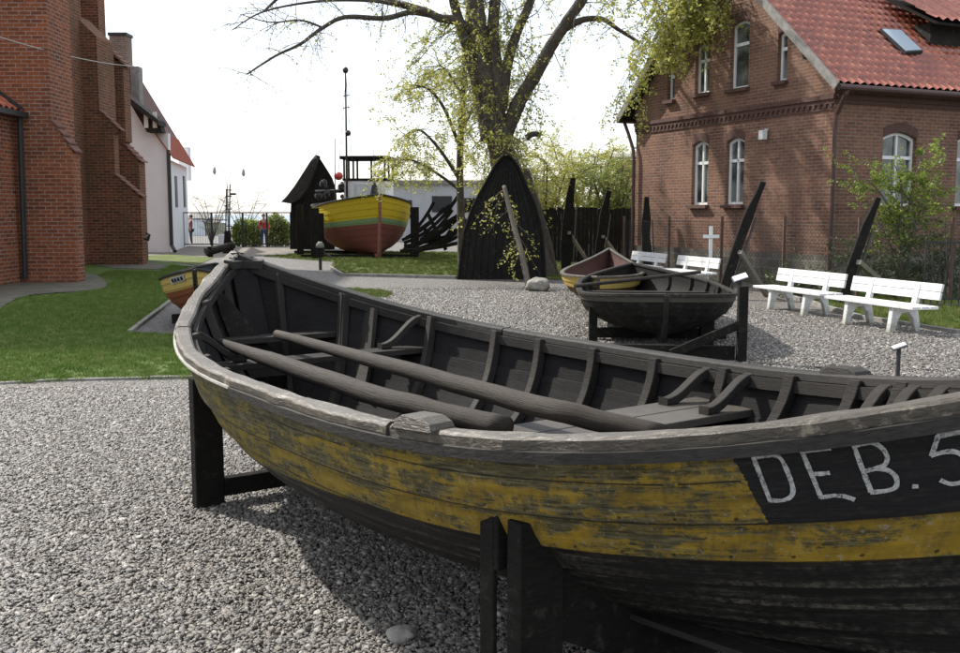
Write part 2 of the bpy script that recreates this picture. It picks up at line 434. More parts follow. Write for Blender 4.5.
# ---- scattered pebbles and grass by geometry nodes
def gn_scatter(obj, mode, density, seed, mat, smin, smax):
    ng = bpy.data.node_groups.new('scatter', 'GeometryNodeTree')
    ng.interface.new_socket('Geometry', in_out='INPUT', socket_type='NodeSocketGeometry')
    ng.interface.new_socket('Geometry', in_out='OUTPUT', socket_type='NodeSocketGeometry')
    N = ng.nodes.new; L = ng.links.new
    gi = N('NodeGroupInput'); go = N('NodeGroupOutput')
    dp = N('GeometryNodeDistributePointsOnFaces'); L(gi.outputs[0], dp.inputs['Mesh']); dp.inputs['Density'].default_value = density; dp.inputs['Seed'].default_value = seed
    ip = N('GeometryNodeInstanceOnPoints'); L(dp.outputs['Points'], ip.inputs['Points'])
    def rv(lo, hi, s):
        r = N('FunctionNodeRandomValue'); r.data_type = 'FLOAT_VECTOR'
        r.inputs[0].default_value = lo; r.inputs[1].default_value = hi; r.inputs['Seed'].default_value = s
        return r.outputs[0]
    if mode == 'pebble':
        gg = N('GeometryNodeGeometryToInstance')
        for k in range(4):
            ic = N('GeometryNodeMeshIcoSphere'); ic.inputs['Radius'].default_value = 1; ic.inputs['Subdivisions'].default_value = 2
            sp = N('GeometryNodeSetPosition'); L(ic.outputs[0], sp.inputs[0])
            no = N('ShaderNodeTexNoise'); no.noise_dimensions = '4D'; no.inputs['W'].default_value = k * 7.3; no.inputs['Scale'].default_value = .9; no.inputs['Detail'].default_value = 1
            sub = N('ShaderNodeVectorMath'); sub.operation = 'SUBTRACT'; L(no.outputs['Color'], sub.inputs[0]); sub.inputs[1].default_value = (.5, .5, .5)
            sc = N('ShaderNodeVectorMath'); sc.operation = 'SCALE'; L(sub.outputs[0], sc.inputs[0]); sc.inputs['Scale'].default_value = 1.3
            L(sc.outputs[0], sp.inputs['Offset'])
            ss = N('GeometryNodeSetShadeSmooth'); L(sp.outputs[0], ss.inputs[0])
            sm = N('GeometryNodeSetMaterial'); L(ss.outputs[0], sm.inputs[0]); sm.inputs['Material'].default_value = mat
            L(sm.outputs[0], gg.inputs[0])
        L(gg.outputs[0], ip.inputs['Instance']); ip.inputs['Pick Instance'].default_value = True
        L(rv((-.35, -.35, 0), (.35, .35, 6.28), 3), ip.inputs['Rotation'])
        v1 = rv((smin, smin * .75, smin * .5), (smax, smax * .75, smax * .55), 4)
        r2 = N('FunctionNodeRandomValue'); r2.data_type = 'FLOAT'; r2.inputs[2].default_value = 0; r2.inputs[3].default_value = 1; r2.inputs['Seed'].default_value = 21
        pw = N('ShaderNodeMath'); pw.operation = 'POWER'; L(r2.outputs[1], pw.inputs[0]); pw.inputs[1].default_value = 7
        ma = N('ShaderNodeMath'); ma.operation = 'MULTIPLY_ADD'; L(pw.outputs[0], ma.inputs[0]); ma.inputs[1].default_value = 1.35; ma.inputs[2].default_value = .8
        sv = N('ShaderNodeVectorMath'); sv.operation = 'SCALE'; L(v1, sv.inputs[0]); L(ma.outputs[0], sv.inputs['Scale'])
        L(sv.outputs[0], ip.inputs['Scale'])
    else:
        gr = N('GeometryNodeMeshGrid'); gr.inputs['Size X'].default_value = .11; gr.inputs['Size Y'].default_value = .11
        d2 = N('GeometryNodeDistributePointsOnFaces'); L(gr.outputs[0], d2.inputs['Mesh']); d2.inputs['Density'].default_value = 1300; d2.inputs['Seed'].default_value = 5
        co = N('GeometryNodeMeshCone'); co.inputs['Vertices'].default_value = 3; co.inputs['Radius Top'].default_value = .0004; co.inputs['Radius Bottom'].default_value = .0035; co.inputs['Depth'].default_value = .055
        co.inputs['Side Segments'].default_value = 2
        i2 = N('GeometryNodeInstanceOnPoints'); L(d2.outputs['Points'], i2.inputs['Points']); L(co.outputs[0], i2.inputs['Instance'])
        L(rv((-.7, -.7, 0), (.7, .7, 6.28), 8), i2.inputs['Rotation'])
        L(rv((.8, .8, .5), (1.3, 1.3, 1.25), 9), i2.inputs['Scale'])
        re = N('GeometryNodeRealizeInstances'); L(i2.outputs[0], re.inputs[0])
        sm = N('GeometryNodeSetMaterial'); L(re.outputs[0], sm.inputs[0]); sm.inputs['Material'].default_value = mat
        L(sm.outputs[0], ip.inputs['Instance'])
        L(rv((-.1, -.1, 0), (.1, .1, 6.28), 3), ip.inputs['Rotation'])
        L(rv((.8, .8, smin), (1.2, 1.2, smax), 4), ip.inputs['Scale'])
    st = N('GeometryNodeStoreNamedAttribute'); st.domain = 'INSTANCE'; st.data_type = 'FLOAT'
    L(ip.outputs[0], st.inputs['Geometry']); st.inputs['Name'].default_value = 'rnd'
    r = N('FunctionNodeRandomValue'); r.data_type = 'FLOAT'; r.inputs[2].default_value = 0; r.inputs[3].default_value = 1; r.inputs['Seed'].default_value = 11
    L(r.outputs[1], st.inputs['Value']); L(st.outputs[0], go.inputs[0])
    md = obj.modifiers.new('scatter', 'NODES'); md.node_group = ng
near_zone = [(-3.6, 1.9), (2.6, 1.9), (3.2, 4.2), (4.4, 8.2), (1, 9.0), (-2.4, 9.1), (-6.5, 9.1), (-4.6, 5.2)]
o = sheet('gravel', near_zone, .006, M['pebble'], label='loose grey and brown pebbles covering the yard around the large boat', cat='gravel', kind='stuff')
gn_scatter(o, 'pebble', 6600, 1, M['pebble'], .0052, .0125)
mid_zone = [(-2.5, 9.12), (1, 9.0), (4.4, 8.22), (6.6, 12.8), (4.4, 17.6), (2.2, 21.5), (-2.2, 21.5), (-4.2, 17), (-3.4, 12.6)]
o = sheet('gravel', mid_zone, .006, M['pebble'], label='pale gravel of the yard farther off between the benches and the lawn', cat='gravel', kind='stuff')
gn_scatter(o, 'pebble', 1500, 2, M['pebble'], .0085, .017)
o = sheet('grass', [G(-30, 385.5), G(30, 383), G(60, 382), G(100, 380), G(150, 380), G(199, 378.5), G(215, 345), G(180, 337), G(130, 333), G(150, 318), G(172, 301), G(186, 285), G(196, 268), G(172, 266), G(160, 272), G(112, 271), G(98, 276), G(110, 285), G(106, 289), G(75, 294), G(34, 297), G(18, 300), G(0, 312), G(-30, 325), G(-60, 332)], .013, M['blade'], label='short green grass of the shaded lawn beside the brick church', cat='grass', kind='stuff')
gn_scatter(o, 'grass', 240, 3, M['blade'], .5, 1.05)
o = sheet('grass', lawn_m, .013, M['blade_dry'], label='sunlit yellowish grass around the black boat shed and the wreck timbers', cat='grass', kind='stuff')
gn_scatter(o, 'grass', 60, 4, M['blade_dry'], .8, 1.5)
o = sheet('grass', lawn_r, .015, M['blade_dry'], label='grass strip behind the row of white benches', cat='grass', kind='stuff')
gn_scatter(o, 'grass', 110, 5, M['blade_dry'], .9, 2.0)
o = sheet('grass', lawn_p, .013, M['blade_dry'], label='small tuft patch of grass in the middle of the gravel', cat='grass', kind='stuff')
gn_scatter(o, 'grass', 200, 6, M['blade_dry'], .6, 1.2)

# ------------------------------------------------------------------ boats
class Hull:
    def __init__(s, A, B, W, pa=2.6, pb=3.3, tm=.47, zm=.9, za=1.33, zb=1.35, ez=3.0, zk=.24, rocker=.12, rakeA=.9, rakeB=.8, strakes=8, fl=2.3, lowp=1.5, fq=2.1, sv=None):
        s.fq = fq; s.sv = sv or [j / strakes for j in range(strakes + 1)]; strakes = len(s.sv) - 1
        s.A = V(A); s.B = V(B); s.L = (s.B - s.A).length; s.d = (s.B - s.A).normalized(); s.n = V((-s.d.y, s.d.x))
        s.W, s.pa, s.pb, s.tm, s.zm, s.za, s.zb, s.ez, s.zk, s.rocker = W, pa, pb, tm, zm, za, zb, ez, zk, rocker
        s.rA, s.rB, s.ns, s.fl, s.lowp = rakeA, rakeB, strakes, fl, lowp
    def end(s, u):
        return (s.tm - u) / s.tm if u < s.tm else (u - s.tm) / (1 - s.tm)
    def P(s, u, v, side, off=0.0):
        e = s.end(u)
        p = s.pa if u < s.tm else s.pb
        p = s.lowp + (p - s.lowp) * v ** .8
        plan = max(0.0, 1 - e ** p)
        sec = (1 - (1 - v) ** s.fl) ** (1 / s.fq) * .92 + .08 * v     # section shape: round bilge, flared side
        hb = s.W / 2 * sec * plan
        zs = s.zm + ((s.za if u < s.tm else s.zb) - s.zm) * e ** s.ez
        zk = s.zk + s.rocker * e ** 3
        z = zk + (zs - zk) * v
        x0 = s.rA * (1 - v) ** 1.7; x1 = s.L - s.rB * (1 - v) ** 1.7
        x = x0 + (x1 - x0) * u
        q = s.A + s.d * x + s.n * (side * (hb + off))
        return V((q.x, q.y, z))
    def N(s, u, v, side):
        e = .01
        a = s.P(min(1, u + e), v, side) - s.P(max(0, u - e), v, side)
        b = s.P(u, min(1, v + e), side) - s.P(u, max(0, v - e), side)
        n = a.cross(b) * side
        if n.length < 1e-9: n = V((s.n.x * side, s.n.y * side, 0))
        return n.normalized() * -1
    def Q(s, u, v, side, off):
        return s.P(u, v, side) + s.N(u, v, side) * off
NU = 56
def ulist(n=NU): return [.5 - .5 * math.cos(math.pi * i / n) * (1 - .0) for i in range(n + 1)]
def hull_mesh(h, lap=.019, th=.022, gap_in=.003):
    mb = MB(); us = ulist(); K = h.ns
    sv = h.sv
    for side in (-1, 1):
        for j in range(K):
            v0, v1 = sv[j], sv[j + 1]
            nsub = 3
            rows = []; uvr = []
            for k in range(nsub + 1):
                f = k / nsub; v = v0 + (v1 - v0) * f
                rows.append([h.Q(u, v, side, lap * (1 - f)) for u in us]); uvr.append([(u * h.L, v) for u in us])
            under = [h.Q(u, v0, side, -.002) for u in us]
            rows = [under] + rows; uvr = [uvr[0]] + uvr
            nc = len(us); vs = [p for r in rows for p in r]; uv = [q for r in uvr for q in r]; fs = []
            for i in range(len(rows) - 1):
                for c in range(nc - 1):
                    q = (i * nc + c, i * nc + c + 1, (i + 1) * nc + c + 1, (i + 1) * nc + c)
                    fs.append(q if side < 0 else q[::-1])
            mb.add(vs, fs, uv)
    return mb
def inner_mesh(h, th=.024, lap=.01):
    mb = MB(); us = ulist(); K = h.ns
    for side in (-1, 1):
        for j in range(K):
            v0, v1 = h.sv[j], h.sv[j + 1]
            rows = []; uvr = []
            for f in (0, .03, .5, 1):
                v = v0 + (v1 - v0) * f
                rows.append([h.Q(u, v, side, -th - (lap * f if f > 0 else lap * 1.0)) for u in us]); uvr.append([(u * h.L, v) for u in us])
            nc = len(us); vs = [p for r in rows for p in r]; uv = [q for r in uvr for q in r]; fs = []
            for i in range(len(rows) - 1):
                for c in range(nc - 1):
                    q = (i * nc + c, i * nc + c + 1, (i + 1) * nc + c + 1, (i + 1) * nc + c)
                    fs.append(q[::-1] if side < 0 else q)
            mb.add(vs, fs, uv)
    return mb
def rail_mesh(h, side, u0, u1, inn=.05, out=.035, up=.016, dn=.018, n=40, wob=.0, v=1.0, dz=0.0, seed=0):
    mb = MB(); rows = []; uvr = []
    L0 = 0; prev = None
    for i in range(n + 1):
        # denser near ends
        f = i / n; u = u0 + (u1 - u0) * f
        a = .5 - .5 * math.cos(math.pi * u) if True else u
        u = a
        c = h.P(u, v, side)
        e = .004
        t = h.P(min(1, u + e), v, side) - h.P(max(0, u - e), v, side); t.z = 0
        t.normalize(); nn = V((t.y, -t.x, 0))
        if nn.dot(V((h.n.x, h.n.y, 0)) * side) < 0: nn = -nn
        if prev is not None: L0 += (c - prev).length
        prev = c
        w1 = wob * mnoise.noise(V((L0 * 3 + seed, 0, side))); w2 = wob * mnoise.noise(V((L0 * 7 + seed, 5, side)))
        c = c + V((0, 0, dz))
        prof = [(-inn + w1, -dn), (out + w2, -dn), (out + w2, up * .5), (out - .012 + w2, up + w1 * .3), (-inn + .012 + w1, up + w2 * .3), (-inn + w1, up * .6)]
        ring = []
        for x, z in prof:
            p = c + nn * x
            # keep inner edge on its own side of the centre plane
            rel = V((p.x, p.y)) - h.A; s_ = rel.dot(h.n) * side
            if s_ < .004: p = p + V((h.n.x, h.n.y, 0)) * side * (.004 - s_)
            ring.append(p + V((0, 0, z)))
        rows.append(ring)
        uvr.append([(L0, x) for x in (0, .085, .1, .11, .17, .18)])
    nc = 6; vs = [p for r in rows for p in r]; uv = [q for r in uvr for q in r]; fs = []
    for i in range(n):
        for k in range(nc):
            k2 = (k + 1) % nc
            q = (i * nc + k, i * nc + k2, (i + 1) * nc + k2, (i + 1) * nc + k)
            fs.append(q[::-1] if side > 0 else q)
    fs += [tuple(range(nc)), tuple(n * nc + k for k in range(nc))[::-1]]
    mb.add(vs, fs, uv)
    return mb
def rib_mesh(h, u, w=.05, dp=.045, off=-.034, v0=.0, v1=.985, sides=(-1, 1), lean=0):
    mb = MB()
    pts = []
    for side in sides:
        seq = []
        for k in range(13):
            v = v0 + (v1 - v0) * k / 12
            seq.append((h.P(u, v, side), h.N(u, v, side)))
        pts.append(seq)
    for seq in pts:
        rows = []
        D = V((h.d.x, h.d.y, 0))
        for p, n in seq:
            n = (n - D * n.dot(D)).normalized()
            a = p + n * off; b = p + n * (off - dp)
            rows.append([a - D * w / 2, a + D * w / 2, b + D * w / 2, b - D * w / 2])
        mb.grid(rows, closed=True); nn = len(mb.v)
        mb.f.append([nn - 4, nn - 3, nn - 2, nn - 1])
    return mb
def stem_mesh(h, which, w=.07, d=.07):
    """stem or stern post following the end profile, with the keel knee"""
    mb = MB(); pts = []
    u = 0 if which == 'A' else 1; sg = -1 if which == 'A' else 1
    for k in range(14):
        v = 1.0 - k / 13
        pts.append(h.P(u, v, 1))
    a = []; rows = []
    for i, p in enumerate(pts):
        t = pts[min(i + 1, 13)] - pts[max(i - 1, 0)]; t.normalize()
        nn = V((h.d.x * sg, h.d.y * sg, 0)); nn = (nn - t * nn.dot(t)).normalized()
        nn3 = V((h.n.x, h.n.y, 0))
        q = p + nn * d
        ti = p - nn * .05
        rows.append([ti - nn3 * w / 2, ti + nn3 * w / 2, q + nn3 * w * .3, q - nn3 * w * .3])
    mb.grid(rows, closed=True)
    mb.f.append([0, 1, 2, 3]); nn_ = len(mb.v); mb.f.append([nn_ - 1, nn_ - 2, nn_ - 3, nn_ - 4])
    return mb
def keel_mesh(h, w=.07, d=.09):
    mb = MB(); rows = []
    n3 = V((h.n.x, h.n.y, 0))
    for i in range(21):
        p = h.P(i / 20, 0, 1); a = p + V((0, 0, .02)); b = p - V((0, 0, d))
        rows.append([a - n3 * w / 2, a + n3 * w / 2, b + n3 * w / 2, b - n3 * w / 2])
    mb.grid(rows, closed=True); mb.f.append([0, 1, 2, 3]); k = len(mb.v); mb.f.append([k - 1, k - 2, k - 3, k - 4])
    return mb
def thwart_mesh(h, u, drop, wid, th=.035, n=1, gap=.004):
    mb = MB(); D = V((h.d.x, h.d.y, 0)); N3 = V((h.n.x, h.n.y, 0))
    c0 = h.P(u, 1, 1); z = c0.z - drop
    def half(uu):
        # half breadth where hull reaches height z
        lo, hi = 0., 1.
        for _ in range(25):
            m_ = (lo + hi) / 2
            if h.P(uu, m_, 1).z < z: lo = m_
            else: hi = m_
        p = h.P(uu, lo, 1); return (V((p.x, p.y)) - h.A).dot(h.n) - .03, (V((p.x, p.y)) - h.A).dot(h.d)
    ww = wid / n
    for k in range(n):
        o = -wid / 2 + ww * (k + .5)
        hb, x = half(u)
        hb2, _ = half(u + (o - ww / 2) / h.L); hb3, _ = half(u + (o + ww / 2) / h.L)
        c = V((*(h.A + h.d * (x + o)), z))
        a = c - D * (ww / 2 - gap); b = c + D * (ww / 2 - gap)
        mb.prism([a - N3 * hb2, b - N3 * hb3, b + N3 * hb3, a + N3 * hb2], (0, 0, -th))
    return mb, z

# main boat paint
def m_mainhull():
    m = NT('peeling_yellow_hull_paint')
    c = m.n('ShaderNodeTexCoord'); sp = m.n('ShaderNodeSeparateXYZ'); m.l(c.outputs['UV'], sp.inputs[0])
    U, W_ = sp.outputs[0], sp.outputs[1]
    gv = m.coord('UV', (1.0, 9, 1)); gv2 = m.coord('UV', (3.0, 6, 1)); vo = m.coord('Object')
    grain = m.noise(gv, 9, 7, .7, .3); blot = m.noise(gv2, 1.1, 7, .72, .4); fine = m.noise(vo, 38, 6, .8)
    streak = m.noise(m.coord('UV', (1.0, 14, 1)), 2.2, 6, .65)
    # paint patches
    yel = m.ramp(m.noise(gv2, 2.4, 5, .6), [(.3, (.17, .108, .012)), (.55, (.31, .20, .022)), (.8, (.38, .29, .075))])
    wornc = m.ramp(grain, [(.34, (.02, .018, .011)), (.48, (.08, .07, .034)), (.62, (.175, .155, .08)), (.8, (.30, .28, .20))])
    # wear amount: more at left end (low U), more near top of the top plank
    wearmask = m.math('ADD', blot, m.math('MULTIPLY', m.math('SUBTRACT', fine, .5), .55))
    wearmask = m.math('ADD', wearmask, m.math('MULTIPLY', m.math('SUBTRACT', streak, .5), .55))
    tophi = m.n('ShaderNodeMapRange'); m.l(W_, tophi.inputs[0]); tophi.inputs[1].default_value = .93; tophi.inputs[2].default_value = 1.0; tophi.inputs[4].default_value = .22
    wearmask = m.math('ADD', wearmask, tophi.outputs[0])
    lefthi = m.n('ShaderNodeMapRange'); m.l(U, lefthi.inputs[0]); lefthi.inputs[1].default_value = 4.2; lefthi.inputs[2].default_value = 1.5; lefthi.inputs[3].default_value = -.015; lefthi.inputs[4].default_value = .045
    wearmask = m.math('ADD', wearmask, lefthi.outputs[0])
    vb = m.ramp(W_, [(.545, .44), (.69, .455), (.705, .52), (.83, .50), (.86, .565), (1.0, .59)])
    wearmask = m.math('ADD', wearmask, m.math('SUBTRACT', vb, .5))
    olive = m.n('ShaderNodeMapRange'); m.l(U, olive.inputs[0]); olive.inputs[1].default_value = 4.3; olive.inputs[2].default_value = 2.2; olive.inputs[3].default_value = 0; olive.inputs[4].default_value = .55
    yel = m.mix(olive.outputs[0], yel, (.17, .15, .03))
    wear = m.ramp(wearmask, [(.44, 0), (.54, 1)])
    col_y = m.mix(wear, yel, wornc)
    dirt = m.ramp(m.noise(m.coord('UV', (1.2, 4, 1)), 1.7, 6, .7, .5), [(.42, 0), (.68, .8)])
    col_y = m.mix(dirt, col_y, m.mix(.5, col_y, (.03, .03, .02)))
    run = m.ramp(m.noise(m.coord('UV', (7, .8, 1)), 3.0, 5, .7), [(.52, 0), (.7, .55)])
    col_y = m.mix(run, col_y, (.05, .047, .035))
    fl_ = m.ramp(m.noise(vo, 60, 3, .6), [(.63, 0), (.68, 1)])
    col_y = m.mix(m.math('MULTIPLY', fl_, .5), col_y, (.30, .29, .24))
    # bottom: black tar with grey scuffs
    blk = m.ramp(m.math('ADD', m.math('MULTIPLY', streak, .6), m.math('MULTIPLY', fine, .4)), [(.48, (.011, .0105, .010)), (.57, (.034, .032, .027)), (.7, (.17, .16, .13))])
    edge = m.math('ADD', W_, m.math('MULTIPLY', m.math('SUBTRACT', m.noise(gv, 3, 4), .5), .035))
    lowl = m.n('ShaderNodeMapRange'); m.l(U, lowl.inputs[0]); lowl.inputs[1].default_value = 3.9; lowl.inputs[2].default_value = 2.0; lowl.inputs[3].default_value = 0; lowl.inputs[4].default_value = .115
    edge = m.math('ADD', edge, lowl.outputs[0])
    isblk = m.ramp(edge, [(YB - .006, 1), (YB + .006, 0)])
    cc = m.mix(isblk, col_y, blk)
    # black name panel on the top strake near the far end of the boat
    slant = m.math('ADD', U, m.math('MULTIPLY', m.math('SUBTRACT', 1.0, W_), -PS))
    pu = m.math('GREATER_THAN', m.math('ADD', slant, m.math('MULTIPLY', m.math('SUBTRACT', fine, .5), .03)), PU)
    pv = m.math('GREATER_THAN', m.math('ADD', W_, m.math('MULTIPLY', m.math('SUBTRACT', fine, .5), .008)), PV)
    pan = m.math('MULTIPLY', pu, pv)
    pc = m.ramp(m.math('ADD', m.math('MULTIPLY', fine, .5), m.math('MULTIPLY', grain, .5)), [(.5, (.012, .012, .013)), (.72, (.045, .042, .04))])
    cc = m.mix(pan, cc, pc)
    # seams: dark line just above each lap, butt joints
    wj = m.math('ADD', W_, m.math('MULTIPLY', m.math('SUBTRACT', fine, .5), .006)); seam = None
    for b_ in SV[1:-1]:
        q_ = m.math('LESS_THAN', m.math('ABSOLUTE', m.math('SUBTRACT', wj, b_ + .001)), .0045)
        seam = q_ if seam is None else m.math('MAXIMUM', seam, q_)
    crack_v = m.math('ADD', W_, m.math('MULTIPLY', m.math('SUBTRACT', m.noise(m.coord('UV', (.6, 0, 1)), 2, 3), .5), .03))
    crack = m.math('LESS_THAN', m.math('ABSOLUTE', m.math('SUBTRACT', crack_v, .85)), .0028)
    crack = m.math('MULTIPLY', crack, m.math('LESS_THAN', U, PU + .05))
    crack = m.math('MULTIPLY', crack, m.math('GREATER_THAN', m.noise(m.coord('UV', (1.5, 0, 1)), 2, 2), .43))
    cc = m.mix(m.math('MULTIPLY', m.math('MAXIMUM', seam, crack), .85), cc, (.008, .007, .006))
    # scuffed lower edges of the black planks and a row of nail heads along each lap
    sc2 = None; nails = None
    fu = m.math('MULTIPLY', m.math('SUBTRACT', m.math('FRACT', m.math('DIVIDE', U, .15)), .5), .15)
    for b_ in SV[1:-1]:
        d_ = m.math('SUBTRACT', W_, b_)
        if b_ < .5:
            q_ = m.math('MULTIPLY', m.math('GREATER_THAN', d_, .004), m.math('LESS_THAN', m.math('ADD', d_, m.math('MULTIPLY', m.math('SUBTRACT', streak, .5), .09)), .022))
            sc2 = q_ if sc2 is None else m.math('MAXIMUM', sc2, q_)
        dy = m.math('MULTIPLY', m.math('SUBTRACT', d_, .022), 1.0)
        rr = m.math('SQRT', m.math('ADD', m.math('MULTIPLY', fu, fu), m.math('MULTIPLY', dy, dy)))
        n_ = m.math('LESS_THAN', rr, .0055); nails = n_ if nails is None else m.math('MAXIMUM', nails, n_)
    cc = m.mix(m.math('MULTIPLY', m.math('MULTIPLY', sc2, m.ramp(m.noise(m.coord('UV', (1.1, 6, 1)), 1.5, 3), [(.45, .1), (.62, 1)])), m.ramp(fine, [(.42, 0), (.6, .7)])), cc, (.14, .13, .105))
    cc = m.mix(m.math('MULTIPLY', nails, .8), cc, (.02, .013, .01))
    m.base(cc, m.ramp(fine, [(.3, .55), (.7, .85)]), .22)
    h = m.math('ADD', m.math('MULTIPLY', grain, .5), m.math('MULTIPLY', fine, .5))
    h = m.math('SUBTRACT', h, m.math('MULTIPLY', wear, .25))
    h = m.math('SUBTRACT', h, m.math('MULTIPLY', m.math('MAXIMUM', seam, crack), 1.0))
    m.bump(h, .75, .008)
    return m.m
SV = [0, .11, .22, .33, .43, .545, .70, 1.0]
YB, PU, PV, PS = .545, 4.0, .703, .4

bo = Hull((-1.653, 6.752), (1.665, 2.078), 1.99, zk=.19, fl=2.5, rakeA=.62, rakeB=.7, sv=SV)
# calibrate from pixels on the near side
hm = hull_mesh(bo)
bvh = BVHTree.FromPolygons([tuple(p) for p in hm.v], hm.f)
cam0 = V((0, 0, CH))
def hit(px, py, b=None):
    loc, nor, idx, dist = (b or bvh).ray_cast(cam0, ray(px, py).normalized())
    return loc, nor, idx
def hull_uv(px, py):
    loc, nor, idx = hit(px, py)
    if loc is None: return None
    best = None
    for k in hm.f[idx]:
        d = (hm.v[k] - loc).length
    us = hm.uv[idx]; vs2 = [hm.v[k] for k in hm.f[idx]]
    ws = [1 / ((q - loc).length + 1e-5) for q in vs2]; W_ = sum(ws)
    return (sum(a[0] * w_ for a, w_ in zip(us, ws)) / W_, sum(a[1] * w_ for a, w_ in zip(us, ws)) / W_)
for q in ((733, 455), (757, 517), (950, 490), (850, 505), (620, 512), (620, 548), (300, 470), (480, 540), (700, 555), (850, 545), (480, 565), (300, 497), (700, 600), (250, 450)):
    print('UVCAL', q, hull_uv(*q))
a_ = hull_uv(733, 456); b_ = hull_uv(757, 515)
if a_ and b_:
    PS = (b_[0] - a_[0]) / max(.02, (a_[1] - b_[1])); PU = a_[0] - PS * (1 - a_[1])
M['hull'] = m_mainhull()
yb = empty('wooden_boat', (0, 4.4, 0), label='large open wooden boat with peeling yellow sides and a black panel reading DEB. 5', cat='boat')
hull_o = hm.build('hull_planking', M['hull'], yb, smooth=False)
inner_mesh(bo).build('inner_planking', M['inner'], yb)
# gunwale caps (near side = side whose normal faces camera)
near_side = 1 if (V((bo.n.x, bo.n.y)).dot(V((0, 0)) - (bo.A + bo.B) / 2) > 0) else -1
for k, (a, b) in enumerate(((.0, .30), (.3015, .60), (.6015, 1.0))):
    rail_mesh(bo, near_side, a, b, .045, .035, .018, .02, n=60, wob=.016, seed=k * 9).build('gunwale_cap', M['rail'], yb, bevel=.004)
for k, (a, b) in enumerate(((.0, .38), (.3815, 1.0))):
    rail_mesh(bo, -near_side, a, b, .055, .03, .018, .02, n=34, wob=.01, seed=50 + k * 9).build('gunwale_cap', M['rail_dark'], yb, bevel=.004)
# outer rubbing strip and inwale
M['strip'] = m_wood('highlight_pale_strip', (.25, .24, .21), (.6, .58, .53), 20, .4, bump=.5)  # pale tone puts the sharp highlight under the rim into the strip's colour
rail_mesh(bo, near_side, .02, .46, -.033, .046, .004, .006, n=46, wob=.002, dz=-.022).build('rubbing_strip', M['strip'], yb)
rail_mesh(bo, near_side, .46, .98, -.022, .045, .004, .03, n=46, wob=.002, dz=-.024).build('rubbing_strip', M['rail_dark'], yb)
for sd_ in (-1, 1):
    rail_mesh(bo, sd_, .06, .94, .075, -.05, .0, .05, n=46, wob=.004, dz=-.022).build('inwale', M['inner_rib'], yb)
stem_mesh(bo, 'A', .08, .03).build('stem', M['tar_grey'], yb, bevel=.006)
stem_mesh(bo, 'B', .08, .045).build('stem', M['tar_grey'], yb, bevel=.006)
keel_mesh(bo).build('keel', M['tar'], yb)
# breasthook in the bow
N3 = V((bo.n.x, bo.n.y, 0)); D3 = V((bo.d.x, bo.d.y, 0))
bh = MB()
pA = bo.P(0, 1, 1) - V((0, 0, .035))
bh.prism([pA + V((0, 0, -.012)) + D3 * .03 + V((0, 0, .0)), pA + D3 * .16 - N3 * .14, pA + D3 * .22 - N3 * .1 + V((0, 0, -.01)), pA + D3 * .15 + V((0, 0, -.01)), pA + D3 * .22 + N3 * .1 + V((0, 0, -.01)), pA + D3 * .16 + N3 * .14], (0, 0, -.05))
bh.build('breasthook', M['rail_dark'], yb)
ap = MB()
ap.beam(bo.P(.0, .97, 1) + D3 * .09, bo.P(.0, .4, 1) + D3 * .11, .17, .05, up=-D3)
ap.build('apron', M['inner'], yb, bevel=.005)
# find far gunwale u for a pixel column
def proj(P):
    c, s = math.cos(PITCH), math.sin(PITCH); x, y, z = P.x, P.y, P.z - CH
    d = y * c - z * s; return 480 + F * x / d, 326.5 - F * (y * s + z * c) / d
def far_u(px):
    best = min(((abs(proj(bo.P(i / 400, 1, -near_side))[0] - px), i / 400) for i in range(20, 400)))
    return best[1]
RU = [far_u(x) for x in (352, 441, 506, 550, 604, 666, 735, 802, 866, 915)] + [.90, .95]
print('RIBS', [round(x, 3) for x in RU])
for u in RU + [.05, .12]:
    rib_mesh(bo, u, .05, .05).build('rib', M['inner_rib'], yb, bevel=.004)
# wide plank with a hole beside the first rib
u_ = far_u(378)
pl = rib_mesh(bo, u_, .15, .03, sides=(-near_side,), v0=.3, v1=.93); pl.build('side_plank', M['inner_rib'], yb)
pc_ = bo.Q(u_, .68, -near_side, -.068)
nn_ = bo.N(u_, .68, -near_side)
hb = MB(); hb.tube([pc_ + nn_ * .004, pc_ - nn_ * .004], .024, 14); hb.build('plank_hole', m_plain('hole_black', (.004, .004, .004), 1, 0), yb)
# thwarts
TH = []
for u, drop, wid, n in ((far_u(425), .20, .17, 1), (far_u(738), .16, .36, 2), (.10, .27, .16, 1)):
    mb, z = thwart_mesh(bo, u, drop, wid, .035, n); mb.build('thwart', M['thwart'] if n == 2 else M['inner_rib'], yb, bevel=.004)
    TH.append((u, z))
def knee(u, z, side, w=.045, l=.34):
    """S-curved hanging knee from thwart top up to the gunwale"""
    top = bo.P(u, .97, side) - bo.N(u, .97, side) * .05
    inn = V((N3.x, N3.y, 0)) * -side
    a = V((top.x, top.y, z + .002)) + inn * (l - .05)
    out = V((top.x, top.y, top.z)) + inn * .01
    prof = []
    for k in range(9):
        f = k / 8; p = a.lerp(V((out.x, out.y, a.z)), f)
        p.z = a.z + .03 + (out.z - a.z - .03) * (f * f * (3 - 2 * f)) ** 1.2
        prof.append(p)
    base = [V((p.x, p.y, max(a.z, min(p.z - .045, a.z + .2 * f_)))) for f_, p in zip([k / 8 for k in range(9)], prof)]
    mb = MB(); poly = prof + base[::-1]
    rows = []
    for p, q in zip(prof, base):
        rows.append([p - D3 * w / 2, p + D3 * w / 2, q + D3 * w / 2, q - D3 * w / 2])
    mb.grid(rows, closed=True); mb.f.append([0, 1, 2, 3]); k = len(mb.v); mb.f.append([k - 1, k - 2, k - 3, k - 4])
    return mb
